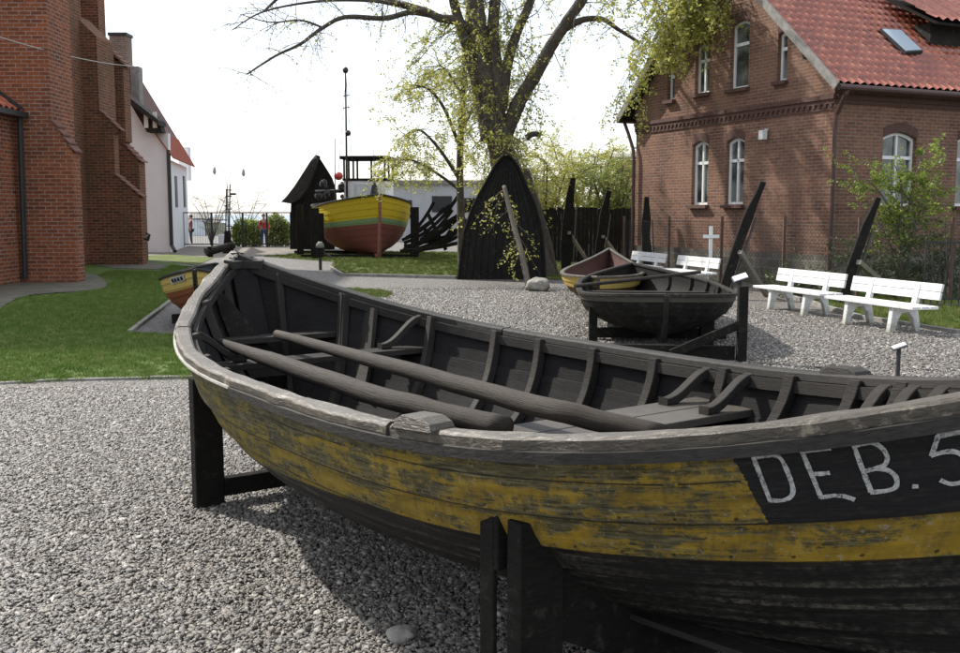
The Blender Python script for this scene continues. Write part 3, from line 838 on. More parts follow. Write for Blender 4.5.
for u, z in TH[:2]:
    for du in ((-.022, .022) if u > .5 else (.0,)):
        for sd_ in (-1, 1):
            knee(u + du, z, sd_).build('knee', M['inner_rib'], yb, bevel=.005)
for px in (905, 935, 965):
    u = far_u(px - 6)
    knee(u, bo.P(u, 1, 1).z - .17, -near_side, l=.3).build('knee', M['inner_rib'], yb, bevel=.005)
# stern sheets / end deck beyond the letters
mb, z = thwart_mesh(bo, .80, .20, .5, .03, 3); mb.build('stern_bench', M['inner_rib'], yb, bevel=.003)
# bottom boards
fb = MB()
for k in range(-3, 4):
    rows = []
    for i in range(25):
        u = .14 + .72 * i / 24; e = bo.end(u)
        z = bo.zk + bo.rocker * e ** 3 + .10
        c = V((*(bo.A + bo.d * (bo.L * u) + bo.n * (k * .12 * (1 - .6 * e ** 2))), z))
        hw = .052 * (1 - .6 * e ** 2)
        rows.append([c - N3 * hw, c + N3 * hw, c + N3 * hw - V((0, 0, .02)), c - N3 * hw - V((0, 0, .02))])
    fb.grid(rows, closed=True)
fb.build('bottom_boards', M['inner_rib'], yb)
# bow half bulkhead on near side
hb_ = MB()
for u, top_v in ((.075, .93),):
    p = [bo.Q(u, v, near_side, -.035) for v in (.35, .5, .65, .8, top_v)]
    q = p[-1] + V((-N3.x * near_side, -N3.y * near_side, 0)) * .06; q2 = p[0] + V((-N3.x, -N3.y, 0)) * near_side * .28
    hb_.prism(p + [q, q2], D3 * .03)
hb_.build('bow_web', M['tar'], yb)
# thole blocks on the gunwales
def block(px, side, ln, wd, ht):
    best = min(((abs(proj(bo.P(i / 800, 1, side))[0] - px), i / 800) for i in range(20, 800)))[1]
    u = best; c = bo.P(u, 1, side); t = (bo.P(u + .01, 1, side) - bo.P(u - .01, 1, side)).normalized()
    nn = t.cross(V((0, 0, 1))).normalized()
    mb = MB(); up = V((0, 0, 1))
    prof = [(-ln / 2, 0), (-ln / 2 + .01, ht * .6), (-ln / 2 + .045, ht), (ln / 2 - .05, ht * .93), (ln / 2 - .01, ht * .5), (ln / 2, 0)]
    rows = []
    for x, z in prof:
        b0 = c + t * x + up * .017
        rows.append([b0 - nn * wd / 2 - up * .006, b0 + nn * wd / 2 - up * .006, b0 + nn * wd * .46 + up * z, b0 - nn * wd * .46 + up * z])
    mb.grid(rows, closed=True); mb.f.append([0, 1, 2, 3]); k = len(mb.v); mb.f.append([k - 1, k - 2, k - 3, k - 4])
    return mb
block(424, near_side, .19, .1, .04).build('thole_block', M['rail'], yb, bevel=.006)
block(845, -near_side, .20, .09, .03).build('thole_block', M['rail_dark'], yb, bevel=.006)
# lettering
def m_letter():
    m = NT('worn_white_letter_paint'); vo = m.coord('Object')
    n = m.noise(vo, 90, 5, .8)
    m.base(m.ramp(n, [(.38, (.05, .05, .048)), (.45, (.33, .34, .34)), (.7, (.56, .56, .55))]), .7); return m.m
LET = {
 'D': [[(766, 458), (789, 456), (796, 466), (800, 488), (797, 498), (791, 500), (770, 501), (762, 480), (753.5, 459), (766, 458)]],
}
strokes = [
 [(753.5, 457.5), (762, 479), (770, 500)], [(753.5, 457.5), (768, 455), (779, 456.5), (787, 470), (793, 488), (791, 496), (783, 500), (770, 500)],
 [(802, 451), (812, 475), (821, 497)], [(802, 451), (815, 449.5), (830, 448)], [(811, 473.5), (820, 473.5), (829, 472.5)], [(821, 497), (835, 495), (845, 496), (854, 499)],
 [(854, 446), (862, 468), (871, 491)], [(854, 446), (870, 442), (881, 447), (887, 456), (885, 464), (876, 468), (863, 471)], [(876, 468), (888, 470), (896, 477), (896, 486), (888, 490), (871, 492)],
 [(913, 486), (917.5, 486)],
]
lt = MB(); rnd = random.Random(4)
def hullpt(px, py):
    loc, nor, idx = hit(px, py)
    return loc, nor
def curve2(P_, n):
    out = []
    for i in range(len(P_) - 1):
        p0 = P_[max(i - 1, 0)]; p1 = P_[i]; p2 = P_[i + 1]; p3 = P_[min(i + 2, len(P_) - 1)]
        for k in range(n):
            t = k / n
            out.append(.5 * ((2 * p1) + (p2 - p0) * t + (2 * p0 - 5 * p1 + 4 * p2 - p3) * t * t + (3 * p1 - 3 * p2 + p3 - p0) * t ** 3))
    out.append(P_[-1]); return out
def stroke(pts, wd=.0056):
    if len(pts) > 4: pts = [(q.x, q.y) for q in curve2([V((a, b, 0)) for a, b in pts], 4)]
    P_ = []
    for a, b in zip(pts[:-1], pts[1:]):
        n = max(1, int(math.hypot(b[0] - a[0], b[1] - a[1]) / 3))
        for i in range(n): P_.append((a[0] + (b[0] - a[0]) * i / n, a[1] + (b[1] - a[1]) * i / n))
    P_.append(pts[-1])
    W3 = []
    for p in P_:
        loc, nor = hullpt(*p)
        if loc is None: continue
        if nor.dot(cam0 - loc) < 0: nor = -nor
        W3.append((loc + nor * .0025, nor))
    for i in range(len(W3) - 1):
        (a, na), (b, nb) = W3[i], W3[i + 1]
        t = (b - a).normalized(); s_ = t.cross(na).normalized()
        w0 = wd * (1 + .28 * mnoise.noise(a * 60)); w1 = wd * (1 + .28 * mnoise.noise(b * 60))
        a2 = a - t * .002; b2 = b + t * .002
        top = [a2 - s_ * w0, b2 - s_ * w1, b2 + s_ * w1, a2 + s_ * w0]
        lt.prism(top, na * .0012 * (-1))
M['letter'] = m_letter()
def flush_letter():
    global lt
    lt.build('letter', m_letter() if M['letter'] is None else M['letter'], yb); lt = MB()
for grp in ((0, 1), (2, 3, 4, 5), (6, 7, 8), (9,)):
    for k in grp: stroke(strokes[k])
    flush_letter()
# the figure 5: measured in hull-surface directions beside the B so it can continue past the picture edge
s5 = [(959.5, 432.5), (936, 439), (931, 454), (945, 450), (959, 449)]
stroke([(931.5, 455), (938, 436)]); stroke([(938, 436), (959, 432)]); stroke([(931.5, 455), (945, 451.5), (957, 452), (966, 460), (970, 473), (963, 481), (951, 483.5), (941, 480)])
stroke([(959, 432), (972, 430)])
flush_letter()

# spars lying in the boat
def spar(pts, rads, name, label):
    mb = MB(); P_ = [V(p) for p in pts]; n = 26
    pp = []; rr = []
    for i in range(n + 1):
        f = i / n * (len(P_) - 1); k = min(int(f), len(P_) - 2); g = f - k
        p = P_[k].lerp(P_[k + 1], g) + V((mnoise.noise(V((i * .3, 1, 0))), 0, mnoise.noise(V((i * .3, 9, 0))))) * .008
        pp.append(p); rr.append((rads[k] * (1 - g) + rads[k + 1] * g) * (1 + .05 * mnoise.noise(V((i * .5, 3, 2)))))
    mb.tube(pp, rr, 14, jit=.02)
    o = mb.build(name, M['spar'], smooth=True)
    a = (P_[-1] - P_[0]).normalized()
    return tag(o, label, 'spar', 'grey wooden spars lying in the boat')
spar([atz(218, 341, .86), atz(275, 362, .84), atz(400, 403, .80), atz(507, 428, .78)], [.020, .043, .046, .043], 'spar', 'thicker tapered grey spar nearer the yellow side, its broken end by the thole block')
spar([atz(277, 334, .88), atz(420, 374, .86), atz(560, 412, .84), atz(662, 435, .80)], [.026, .040, .044, .040], 'spar', 'longer grey spar lying across the thwarts towards the middle of the boat')

# cradles under the main boat
def slab(mb, quad, off): mb.prism(quad, off)
def cradle(u, labels, post_w=.19, hn=.70, px_post=None):
    pass
Dn = V((N3.x * near_side, N3.y * near_side, 0))
# left cradle
pL = atz(200, 508)
cl = empty('boat_cradle', (pL.x, pL.y, 0), label='black timber cradle under the left end of the large yellow boat', cat='boat cradle', group='cradles under the yellow boat')
# direction across boat from near post to far post
cross = -Dn
facing = V((0, -1, 0)); 
cdir = V((cross.x, cross.y, 0)).normalized()
tdir = V((-cdir.y, cdir.x, 0))
def post(mb, p, wid, dep, h, lean=0):
    # p base centre; wid along cdir ; dep along tdir
    mb.box(V((p.x, p.y, h / 2 - .02)), (wid, dep, h + .04), M=Matrix(((cdir.x, tdir.x, 0), (cdir.y, tdir.y, 0), (0, 0, 1))))
m1 = MB(); post(m1, V((pL.x, pL.y, 0)) + cdir * .05, .16, .075, .72); m1.build('post', M['tar'], cl, bevel=.006)
m1 = MB(); post(m1, V((pL.x, pL.y, 0)) + cdir * 1.55, .16, .075, .72); m1.build('post', M['tar'], cl, bevel=.006)
m1 = MB(); b0 = V((pL.x, pL.y, .10)) + cdir * .13 + tdir * .0; m1.beam(b0, b0 + cdir * 1.34, .07, .10); m1.build('cross_beam', M['tar'], cl, bevel=.006)
m1 = MB()
q = V((pL.x, pL.y, 0)) + tdir * .08
m1.prism([q + cdir * .02 + V((0, 0, .71)), q + cdir * .12 + V((0, 0, .70)), q + cdir * .62 + V((0, 0, .26)), q + cdir * .8 + V((0, 0, .2)), q + cdir * .62 + V((0, 0, .12)), q + cdir * .14 + V((0, 0, .46)), q + cdir * .02 + V((0, 0, .46))], tdir * .05)
m1.build('chock', M['tar'], cl, bevel=.004)
# near cradle
pN = aty(523, 560, 2.92); zt = aty(523, 517, 2.92).z
cn = empty('boat_cradle', (pN.x, pN.y, 0), label='black timber cradle with a doubled post under the middle of the large yellow boat', cat='boat cradle', group='cradles under the yellow boat')
cv = V((.78, .62, 0)); cv = cdir
pb = V((pN.x, pN.y, 0))
view = V((pN.x, pN.y, 0)).normalized(); vr = V((view.y, -view.x, 0))
m1 = MB(); m1.box(pb + vr * .038 + V((0, 0, zt / 2 - .02)), (.165, .07, zt + .04), M=Matrix(((cdir.x, tdir.x, 0), (cdir.y, tdir.y, 0), (0, 0, 1)))); m1.build('post', M['tar'], cn, bevel=.005)
m1 = MB(); pcl = aty(488.5, 560, 2.98); pcl.z = 0; m1.box(pcl + V((0, 0, zt / 2 + .0)), (.018, .07, zt + .01), M=Matrix(((cdir.x, tdir.x, 0), (cdir.y, tdir.y, 0), (0, 0, 1)))); m1.build('post', M['tar'], cn, bevel=.005)
m1 = MB(); m1.box(pcl + vr * .042 + V((0, 0, zt - .08)), (.078, .06, .19), M=Matrix(((cdir.x, tdir.x, 0), (cdir.y, tdir.y, 0), (0, 0, 1)))); m1.build('head_block', M['tar'], cn, bevel=.005)
m1 = MB(); q = pb + vr * .08 + tdir * .01
m1.prism([q + V((0, 0, zt - .01)), q + cdir * .10 + V((0, 0, zt - .05)), q + cdir * .55 + V((0, 0, .27)), q + cdir * .9 + V((0, 0, .16)), q + cdir * .9 + V((0, 0, .06)), q + cdir * .5 + V((0, 0, .06)), q + cdir * .05 + V((0, 0, zt - .40))], tdir * .06)
m1.build('chock', M['tar'], cn, bevel=.004)
m1 = MB(); b0 = pb + V((0, 0, .03)) + tdir * .1; m1.beam(b0, b0 + cdir * 2.0, .07, .08); m1.build('cross_beam', M['tar'], cn, bevel=.005)
m1 = MB(); post(m1, pb + cdir * 1.95, .15, .07, zt); m1.build('post', M['tar'], cn, bevel=.006)
# hidden far cradle toward the right end
M['tarps'] = M['tar']

# ---------- generic smaller boats
def m_band(name, bands, wear=.35, wornc=(.10, .09, .075)):
    m = NT(name); c = m.n('ShaderNodeTexCoord'); sp = m.n('ShaderNodeSeparateXYZ'); m.l(c.outputs['UV'], sp.inputs[0])
    vo = m.coord('Object'); n = m.noise(vo, 9, 6, .75); gr = m.noise(m.coord('UV', (1, 12, 1)), 6, 6, .7)
    vj = m.math('ADD', sp.outputs[1], m.math('MULTIPLY', m.math('SUBTRACT', n, .5), .01))
    cc = m.ramp(vj, bands, 'CONSTANT')
    wm = m.ramp(m.math('ADD', m.math('MULTIPLY', n, .5), m.math('MULTIPLY', gr, .5)), [(.5, 0), (.62, 1)])
    cc = m.mix(m.math('MULTIPLY', wm, wear), cc, wornc)
    m.base(cc, .7, .15); m.bump(gr, .5, .01); return m.m
def small_boat(h, label, outer, inner, rail, nm='wooden_boat', ribs=(), thw=(), lap=.014, cap=True):
    c = (h.A + h.B) / 2
    root = empty(nm, (c.x, c.y, 0), label=label, cat='boat')
    hull_mesh(h, lap).build('hull_planking', outer, root)
    inner_mesh(h).build('inner_planking', inner, root)
    for sd_ in (-1, 1):
        if cap: rail_mesh(h, sd_, 0, 1, .045, .03, .015, .02, n=44, wob=.006, seed=sd_ + 3).build('gunwale_cap', rail, root)
    stem_mesh(h, 'A', .07, .05).build('stem', rail, root); stem_mesh(h, 'B', .07, .05).build('stem', rail, root)
    keel_mesh(h).build('keel', outer, root)
    for u in ribs: rib_mesh(h, u, .05, .04).build('rib', inner, root)
    for u, dr, wd in thw:
        mb, z = thwart_mesh(h, u, dr, wd); mb.build('thwart', rail, root)
    return root
# second boat, dark, centre right
M['b2'] = m_band('dark_hull_paint', [(0, (.006, .006, .006)), (.5, (.010, .010, .009)), (.83, (.075, .068, .055))], .5, (.08, .075, .062))
A2 = atz(667, 293, .72); B2 = atz(632, 263, .72)
h2 = Hull((A2.x, A2.y), (B2.x, B2.y), 1.93, pa=6.5, pb=2.2, tm=.4, lowp=3.2, fl=2.9, zm=.62, za=.70, zb=.72, zk=.14, rocker=.08, rakeA=.25, rakeB=.5, strakes=6)
small_boat(h2, 'dark weathered clinker boat with grey top plank, seen end-on in the middle of the gravel', M['b2'], M['inner'], M['tar_grey'], ribs=(.2, .35, .5, .65, .8), thw=((.22, .12, .2), (.5, .14, .22)))
ob = MB(); ob.tube([atz(575, 286, .7), atz(700, 272, .78)], .025, 8); o = ob.build('oar', M['spar'], label='thin grey pole laid across the dark clinker boat', cat='pole')
# cradle of boat 2
p2 = atz(741, 362); c2 = empty('boat_cradle', (p2.x, p2.y, 0), label='black timber cradle with a braced post holding the dark clinker boat', cat='boat cradle')
D2 = V((h2.d.x, h2.d.y, 0)); X2 = V((-D2.y, D2.x, 0))
if X2.x > 0: X2 = -X2
m1 = MB(); m1.box((p2.x, p2.y, .40), (.1, .09, .84)); m1.build('post', M['tar'], c2, bevel=.005)
m1 = MB(); m1.beam(V((p2.x, p2.y, .42)), V((p2.x - .75, p2.y + .05, .08)), .06, .09); m1.build('brace', M['tar'], c2)
m1 = MB(); m1.beam(V((p2.x - .05, p2.y + .09, .09)), V((p2.x - 1.75, p2.y + .35, .09)), .09, .14); m1.build('cross_beam', M['tar'], c2)
pq = atz(596, 349); m1 = MB(); m1.box((pq.x, pq.y + .35, .24), (.1, .09, .5)); m1.build('post', M['tar'], c2, bevel=.005)
m1 = MB(); m1.box((pq.x + .9, pq.y + .75, .10), (1.6, .12, .12), rz=-.1); m1.build('cross_beam', M['tar'], c2)
m1 = MB(); m1.box((pq.x + 1.35, pq.y + .2, .17), (.16, .1, .34)); m1.build('post', M['tar'], c2)
# third boat, yellow with maroon inside
M['b3'] = m_band('yellow_dinghy_paint', [(0, (.13, .07, .03)), (.62, (.52, .37, .10)), (.97, (.5, .45, .33))], .25)
M['b3in'] = m_wood('maroon_inner_plank', (.045, .018, .016), (.10, .045, .035), 18, .7)
A3 = atz(598, 277, .62); B3 = atz(607, 250, .80)
h3 = Hull((A3.x, A3.y), (B3.x + .05, B3.y), 1.42, pa=3.2, pb=2.0, tm=.4, zm=.58, za=.62, zb=.84, zk=.08, rocker=.06, rakeA=.2, rakeB=.5, strakes=5)
b3 = small_boat(h3, 'small yellow dinghy with maroon inside, left of and behind the dark clinker boat', M['b3'], M['b3in'], M['rail'], thw=((.3, .16, .18),))
# fourth boat, left
M['b4'] = m_band('yellow_and_rust_boat_paint', [(0, (.22, .07, .03)), (.62, (.5, .36, .11)), (.985, (.3, .28, .2))], .3)
M['b4in'] = m_plain('blue_green_inner_paint', (.03, .05, .05), .7, .3)
h4 = Hull((-3.80, 13.3), (-4.55, 17.2), 1.22, pa=2.3, pb=2.5, tm=.42, zm=.63, za=.86, zb=.74, ez=1.6, zk=.10, rocker=.16, rakeA=.55, rakeB=.5, strakes=6, lowp=1.3)
b4 = small_boat(h4, 'small rowing boat with yellow top plank and rust-red bottom, beside the lawn at left', M['b4'], M['b4in'], M['tar_grey'], thw=((.35, .16, .18), (.65, .16, .18)))
nb = MB()
sd4 = -1 if h4.P(.2, 1, -1).x < h4.P(.2, 1, 1).x else 1
pa_ = [h4.Q(u, v, sd4, .018) for u, v in ((.045, .80), (.14, .80), (.14, .94), (.045, .94))]
nb.prism(pa_, h4.N(.09, .9, sd4) * .006); nb.build('name_plate', m_plain('white_plate', (.36, .36, .34), .7), b4)
for k, f in enumerate((.06, .08, .10, .12)):
    nb = MB(); nb.prism([h4.Q(f + a, v, sd4, .028) for a, v in ((-.006, .83), (.004, .83), (.006, .91), (-.004, .91))], h4.N(.09, .9, sd4) * .003); nb.build('plate_letter', M['tar'], b4)
for x, y, lb in ((-4.05, 14.6, 'front'), (-4.4, 16.3, 'rear')):
    mt = MB(); mt.box((x, y, .06), (.9, .14, .14), rz=.2)
    mt.build('wooden_block', M['tar'], label='dark timber block under the ' + lb + ' end of the small yellow and rust boat', cat='timber block')

# fifth: big yellow/green/red cutter with wheelhouse
M['b5'] = m_band('yellow_green_red_cutter_paint', [(0, (.16, .05, .042)), (.52, (.16, .25, .12)), (.62, (.50, .37, .02)), (.985, (.12, .11, .08))], .3, (.14, .07, .04))
h5 = Hull((-3.5, 35.2), (-5.9, 43.0), 3.5, pa=2.5, pb=3.2, tm=.42, zm=1.86, za=2.25, zb=2.05, ez=1.5, zk=.1, rocker=.06, rakeA=.2, rakeB=.6, strakes=9, lowp=1.6, fl=2.9, fq=2.3)
b5 = empty('fishing_cutter', (-4.9, 38.9, 0), label='big fishing cutter with yellow bulwark, green band, red bottom and white wheelhouse, standing ashore', cat='boat')
hull_mesh(h5, .012).build('hull_planking', M['b5'], b5)
inner_mesh(h5).build('inner_planking', M['b4in'], b5)
for sd_ in (-1, 1): rail_mesh(h5, sd_, 0, 1, .06, .05, .03, .03, n=44).build('gunwale_cap', M['tar_grey'], b5)
M['b5stem'] = m_plain('red_stem_paint', (.22, .08, .055), .7)
st_ = stem_mesh(h5, 'A', .11, .10); st_.build('stem', M['b5stem'], b5)
stem_mesh(h5, 'B', .16, .1).build('stern_post', M['b5stem'], b5)
keel_mesh(h5, .16, .12).build('keel', M['b5stem'], b5)
dk = MB(); rows = []
for i in range(1, 30):
    u = i / 30; a = h5.P(u, .70, -1); b = h5.P(u, .70, 1); rows.append([a, (a + b) / 2 + V((0, 0, .06)), b])
dk.grid(rows); dk.build('deck', M['thwart'], b5)
# hawse / scupper marks
s5_ = -1 if h5.P(.2, 1, -1).x < h5.P(.2, 1, 1).x else 1
for u, s_ in ((.33, s5_), (.30, -s5_)):
    c = h5.Q(u, .76, s_, .02); n_ = h5.N(u, .76, s_); t_ = V((h5.d.x, h5.d.y, 0)); sc_ = MB(); sc_.beam(c, c + n_ * .03, .28, .2); sc_.build('scupper', M['tar'], b5)
# wheelhouse
wc = aty(367, 195, 38.2); D5 = V((h5.d.x, h5.d.y, 0)); ang5 = math.atan2(D5.y, D5.x)
wx, wy = wc.x, 38.9
wh = MB(); wh.box((wx, wy, 1.95), (1.6, 1.55, 1.75), rz=R(-6)); wh.build('wheelhouse_wall', M['white_frame'], b5)
fr = MB(); rz = R(-6); Mr = Matrix.Rotation(rz, 3, 'Z')
def wp(x, y, z): q = Mr @ V((x, y, 0)); return V((wx + q.x, wy + q.y, z))
for x in (-.78, -.27, .27, .78):
    for y in ((-.76, .76) if abs(x) > .5 else (-.76,)): fr.beam(wp(x, y, 2.82), wp(x, y, 3.62), .07, .07)
for x in (-.78, .78): fr.beam(wp(x, 0, 2.82), wp(x, 0, 3.62), .07, .07)
fr.box((wx, wy, 2.86), (1.68, 1.62, .09), rz=rz)
fr.build('window_frame', M['tar'], b5)
rf = MB(); rf.box((wx, wy, 3.68), (1.85, 1.8, .12), rz=rz); rf.build('wheelhouse_roof', M['tar'], b5, bevel=.02)
pn = MB(); pn.box(wp(0, -.785, 2.45), (.8, .02, .5), rz=rz); pn.build('wall_panel', m_plain('pale_panel', (.6, .62, .62), .6), b5)
for px, yb_, yt_, yy, r_ in ((347, 200, 70, 37.9, .045), (335, 215, 138, 37.4, .02), (374, 193, 148, 37.6, .02)):
    a = aty(px, yb_, yy); b = aty(px - (1.5 if px == 347 else 0), yt_, yy); ms = MB(); ms.tube([a, b], [r_, r_ * .6], 8)
    mo = ms.build('mast', M['rail_dark'], b5)
    if px == 347:
        e = MB(); e.ball(b, .11, 10, 8, (1, 1, 1.1)); e.build('mast_lamp', M['iron'], mo)
        e = MB(); e.ball(aty(348, 133, yy), .11); e.build('signal_ball', M['iron'], mo)
        e = MB(); e.tube([aty(346, 75, yy), aty(338, 178, yy)], .008, 4); e.tube([aty(346, 75, yy), aty(352, 160, yy)], .008, 4); e.build('rigging', M['iron'], mo)
        for q_ in (108, 96): e = MB(); e.beam(aty(343, q_, yy), aty(350, q_ - 1, yy), .03, .03); e.build('crosstree', M['iron'], mo)
rb = MB(); rb.ball(aty(338.5, 176, 37.5), .17, 14, 10, (1, 1, .9)); rb.build('red_float', m_plain('red_float_paint', (.45, .05, .04), .4, .1), b5)
bl = MB(); c = aty(374.5, 190, 37.5); bl.tube([c + V((0, 0, .28)), c + V((0, 0, .2)), c, c + V((0, 0, -.18))], [.03, .09, .13, .17], 12); bl.build('bell', M['iron'], b5)
wn_ = MB()
c = aty(331, 192, 38.2)
for k in range(9): wn_.ball(c + V((random.uniform(-.5, .5), random.uniform(-.3, .3), random.uniform(-.35, .35))), random.uniform(.08, .16), 8, 6, nz=.4, seed=k)
wn_.tube([c + V((-.6, 0, 0)), c + V((.5, 0, .05))], .07, 8)
wn_.build('winch', M['iron'], b5)

# posts of the cutter's cradle
ct = empty('boat_cradle', (-4.6, 35.6, 0), label='black upright timbers and bed logs propping the big yellow, green and red cutter', cat='boat cradle')
for px, py0, py1, w_ in ((300.5, 205, 256, .22), (315.5, 208, 259, .28), (415, 207, 257, .30), (322, 213, 257, .16)):
    b = atz(px, py1); t = aty(px, py0, b.y); m1 = MB(); m1.box((b.x, b.y, t.z / 2), (w_, w_, t.z)); m1.build('post', M['tar'], ct, bevel=.01)
m1 = MB(); m1.box((-4.3, 35.9, .06), (4.2, .25, .14)); m1.build('bed_log', M['tar'], ct)
m1 = MB(); m1.box((-5.6, 39.5, .06), (3.4, .25, .14)); m1.build('bed_log', M['tar'], ct)
# wreck timbers (ribs) right of the cutter
wr = empty('wreck_timbers', (-1.6, 33, 0), label='heap of dark curved boat ribs lying between the cutter and the black boat shed', cat='boat wreck')
def rib_curve(pts, r0, r1, y):
    mb = MB(); P_ = [aty(a, b, y) for a, b in pts]
    n = 10; out = []
    for i in range(n + 1):
        f = i / n
        if len(P_) == 3: p = P_[0] * (1 - f) ** 2 + P_[1] * 2 * f * (1 - f) + P_[2] * f * f
        else: p = P_[0].lerp(P_[1], f)
        out.append(p)
    for a, b in zip(out[:-1], out[1:]): mb.beam(a, b + (b - a) * .05, r0, r1)
    return mb
for pts, y in ((((404, 249), (440, 238), (475, 199)), 32.5), (((404, 243), (436, 232), (458, 196)), 33.2), (((410, 253), (448, 246), (482, 210)), 31.8), (((406, 238), (428, 225), (450, 205)), 34), (((400, 251), (440, 250), (482, 236)), 31.2), (((404, 246), (430, 243), (470, 228)), 33.6), (((420, 240), (445, 222), (474, 206)), 32.9), (((412, 233), (425, 220), (434, 202)), 34.5), (((403, 250), (450, 236), (468, 204)), 33), (((408, 247), (432, 240), (452, 210)), 31.5), (((402, 240), (425, 232), (444, 208)), 35), (((415, 251), (450, 246), (478, 222)), 32.8), (((405, 252), (445, 243), (470, 218)), 34)):
    rib_curve(pts, .10, .11, y).build('curved_rib', M['tar'], wr)
for a, b, y in (((431, 238), (424, 228), 32.2), ((446, 250), (428, 214), 33.5), ((452, 228), (440, 247), 32), ((478, 247), (462, 215), 32.4)):
    m1 = MB(); m1.beam(aty(*a, y), aty(*b, y), .12, .12); m1.build('strut', M['tar'], wr)

# ------------------------------------------------------------------ boat-hull sheds
def shed(prof, y0, depth, name, label, door=None, hood=None):
    """prof: list of (z, xl, xr) ; half hull stood on end, rounded back"""
    zs = prof
    root = empty(name, ((zs[0][1] + zs[0][2]) / 2, y0, 0), label=label, cat='shed')
    mb = MB(); rows = []
    nseg = 14
    for z, xl, xr in zs:
        cx, hw = (xl + xr) / 2, (xr - xl) / 2; row = []
        for k in range(nseg + 1):
            t = math.pi * k / nseg
            row.append(V((cx - hw * math.cos(t), y0 + depth * (hw / (abs(zs[0][2] - zs[0][1]) / 2)) * math.sin(t) ** .8, z)))
        rows.append(row)
    mb.grid(rows); mb.build('hull_shell', M['tar'], root)
    fr_ = MB(); n = 12
    for k in range(n):                      # front planks, each slightly in and out
        rowsA = []
        for z, xl, xr in zs:
            a = xl + (xr - xl) * k / n; b = xl + (xr - xl) * (k + 1) / n; g = min(.004, (b - a) * .1)
            yy = y0 + .02 + .008 * (k % 2)
            rowsA.append([V((a + g, yy, z)), V((b - g, yy, z))])
        fr_.grid(rowsA, flip=True)
    fr_.build('plank_front', M['tar'], root)
    return root
# shed 2 (by the tree)
Y2 = 24.2
prof = []
for py, xl, xr in ((279, 458, 545), (255, 461, 544), (232, 464, 542), (208, 472, 536), (196, 478, 531), (187, 483, 527), (176, 489, 522.5), (166, 494.5, 518), (158, 501, 512), (155, 504.5, 507)):
    p = aty(xl, py, Y2); q = aty(xr, py, Y2); prof.append((max(0, p.z) if py < 279 else -.02, p.x, q.x))
s2 = shed(prof, Y2, 1.1, 'boat_shed', 'black boat-hull shed stood on end in front of the big tree trunk')
m1 = MB(); tips = [V((a, Y2 - .02, z)) for z, a, b in prof] ; m1.tube(tips, .03, 6); m1.tube([V((b, Y2 - .02, z)) for z, a, b in prof], .03, 6); m1.build('rim', M['tar'], s2)
# shed 1 (far, with hood)
Y1 = 44.5
prof = []
for py, xl, xr in ((248, 290, 334), (225, 290, 335), (203, 291, 336), (196, 294, 336), (188, 299, 335), (178, 305, 332), (168, 311, 326), (160, 315, 321), (156, 316.6, 318)):
    p = aty(xl, py, Y1); q = aty(xr, py, Y1); prof.append((p.z if py < 248 else 0, p.x, q.x))
s1 = shed(prof, Y1, 1.4, 'boat_shed', 'far black boat-hull shed with a pointed hood, left of the yellow cutter')
hd = MB(); y_ = Y1 - .05
out1 = [(282.5, 202), (288, 196.5), (296, 186), (305, 172), (312, 161), (317, 155)]
A_ = [aty(a, b, y_) for a, b in out1]
B_ = [aty(*q, y_) for q in ((292, 203.5), (300, 200), (308, 190), (313, 178), (317, 166), (319, 158))]
hd.grid([[a + V((0, -.35, 0)), b + V((0, -.5, 0)), b + V((0, .3, 0)), a + V((0, .9, 0))] for a, b in zip(A_, B_)], closed=True)
hd.f.append([0, 1, 2, 3])
hd.build('hood', M['tar_grey'], s1)

# ------------------------------------------------------------------ wall helper with openings
def wall(mb, outer, holes, O, ex, n, reveal=.13):
    """outer, holes: 2D (a, z); O origin, ex horizontal unit, n outward unit normal"""
    P3 = lambda a, z, d=0: O + ex * a + V((0, 0, z)) - n * d
    loops = [[V((a, z, 0)) for a, z in outer]] + [[V((a, z, 0)) for a, z in hh] for hh in holes]
    tri = tessellate_polygon(loops); flat = [q for l in loops for q in l]
    vs = [P3(q.x, q.y) for q in flat]; fs = []
    for t in tri:
        a, b, c = [vs[i] for i in t]
        fs.append(t if (b - a).cross(c - a).dot(n) > 0 else t[::-1])
    mb.add(vs, fs)
    for hh in holes:
        k = len(hh)
        for i in range(k):
            a, b = hh[i], hh[(i + 1) % k]
            mb.add([P3(*a), P3(*b), P3(*b, reveal), P3(*a, reveal)], [(0, 1, 2, 3)])
def arch(a0, a1, z0, z1, rise=.1, n=6):
    c = (a0 + a1) / 2; hw = (a1 - a0) / 2
    pts = [(a0, z0), (a1, z0)]
    for k in range(n + 1):
        t = k / n; x = a1 - 2 * hw * t; e = (x - c) / hw
        pts.append((x, z1 - rise * e * e))
    return pts
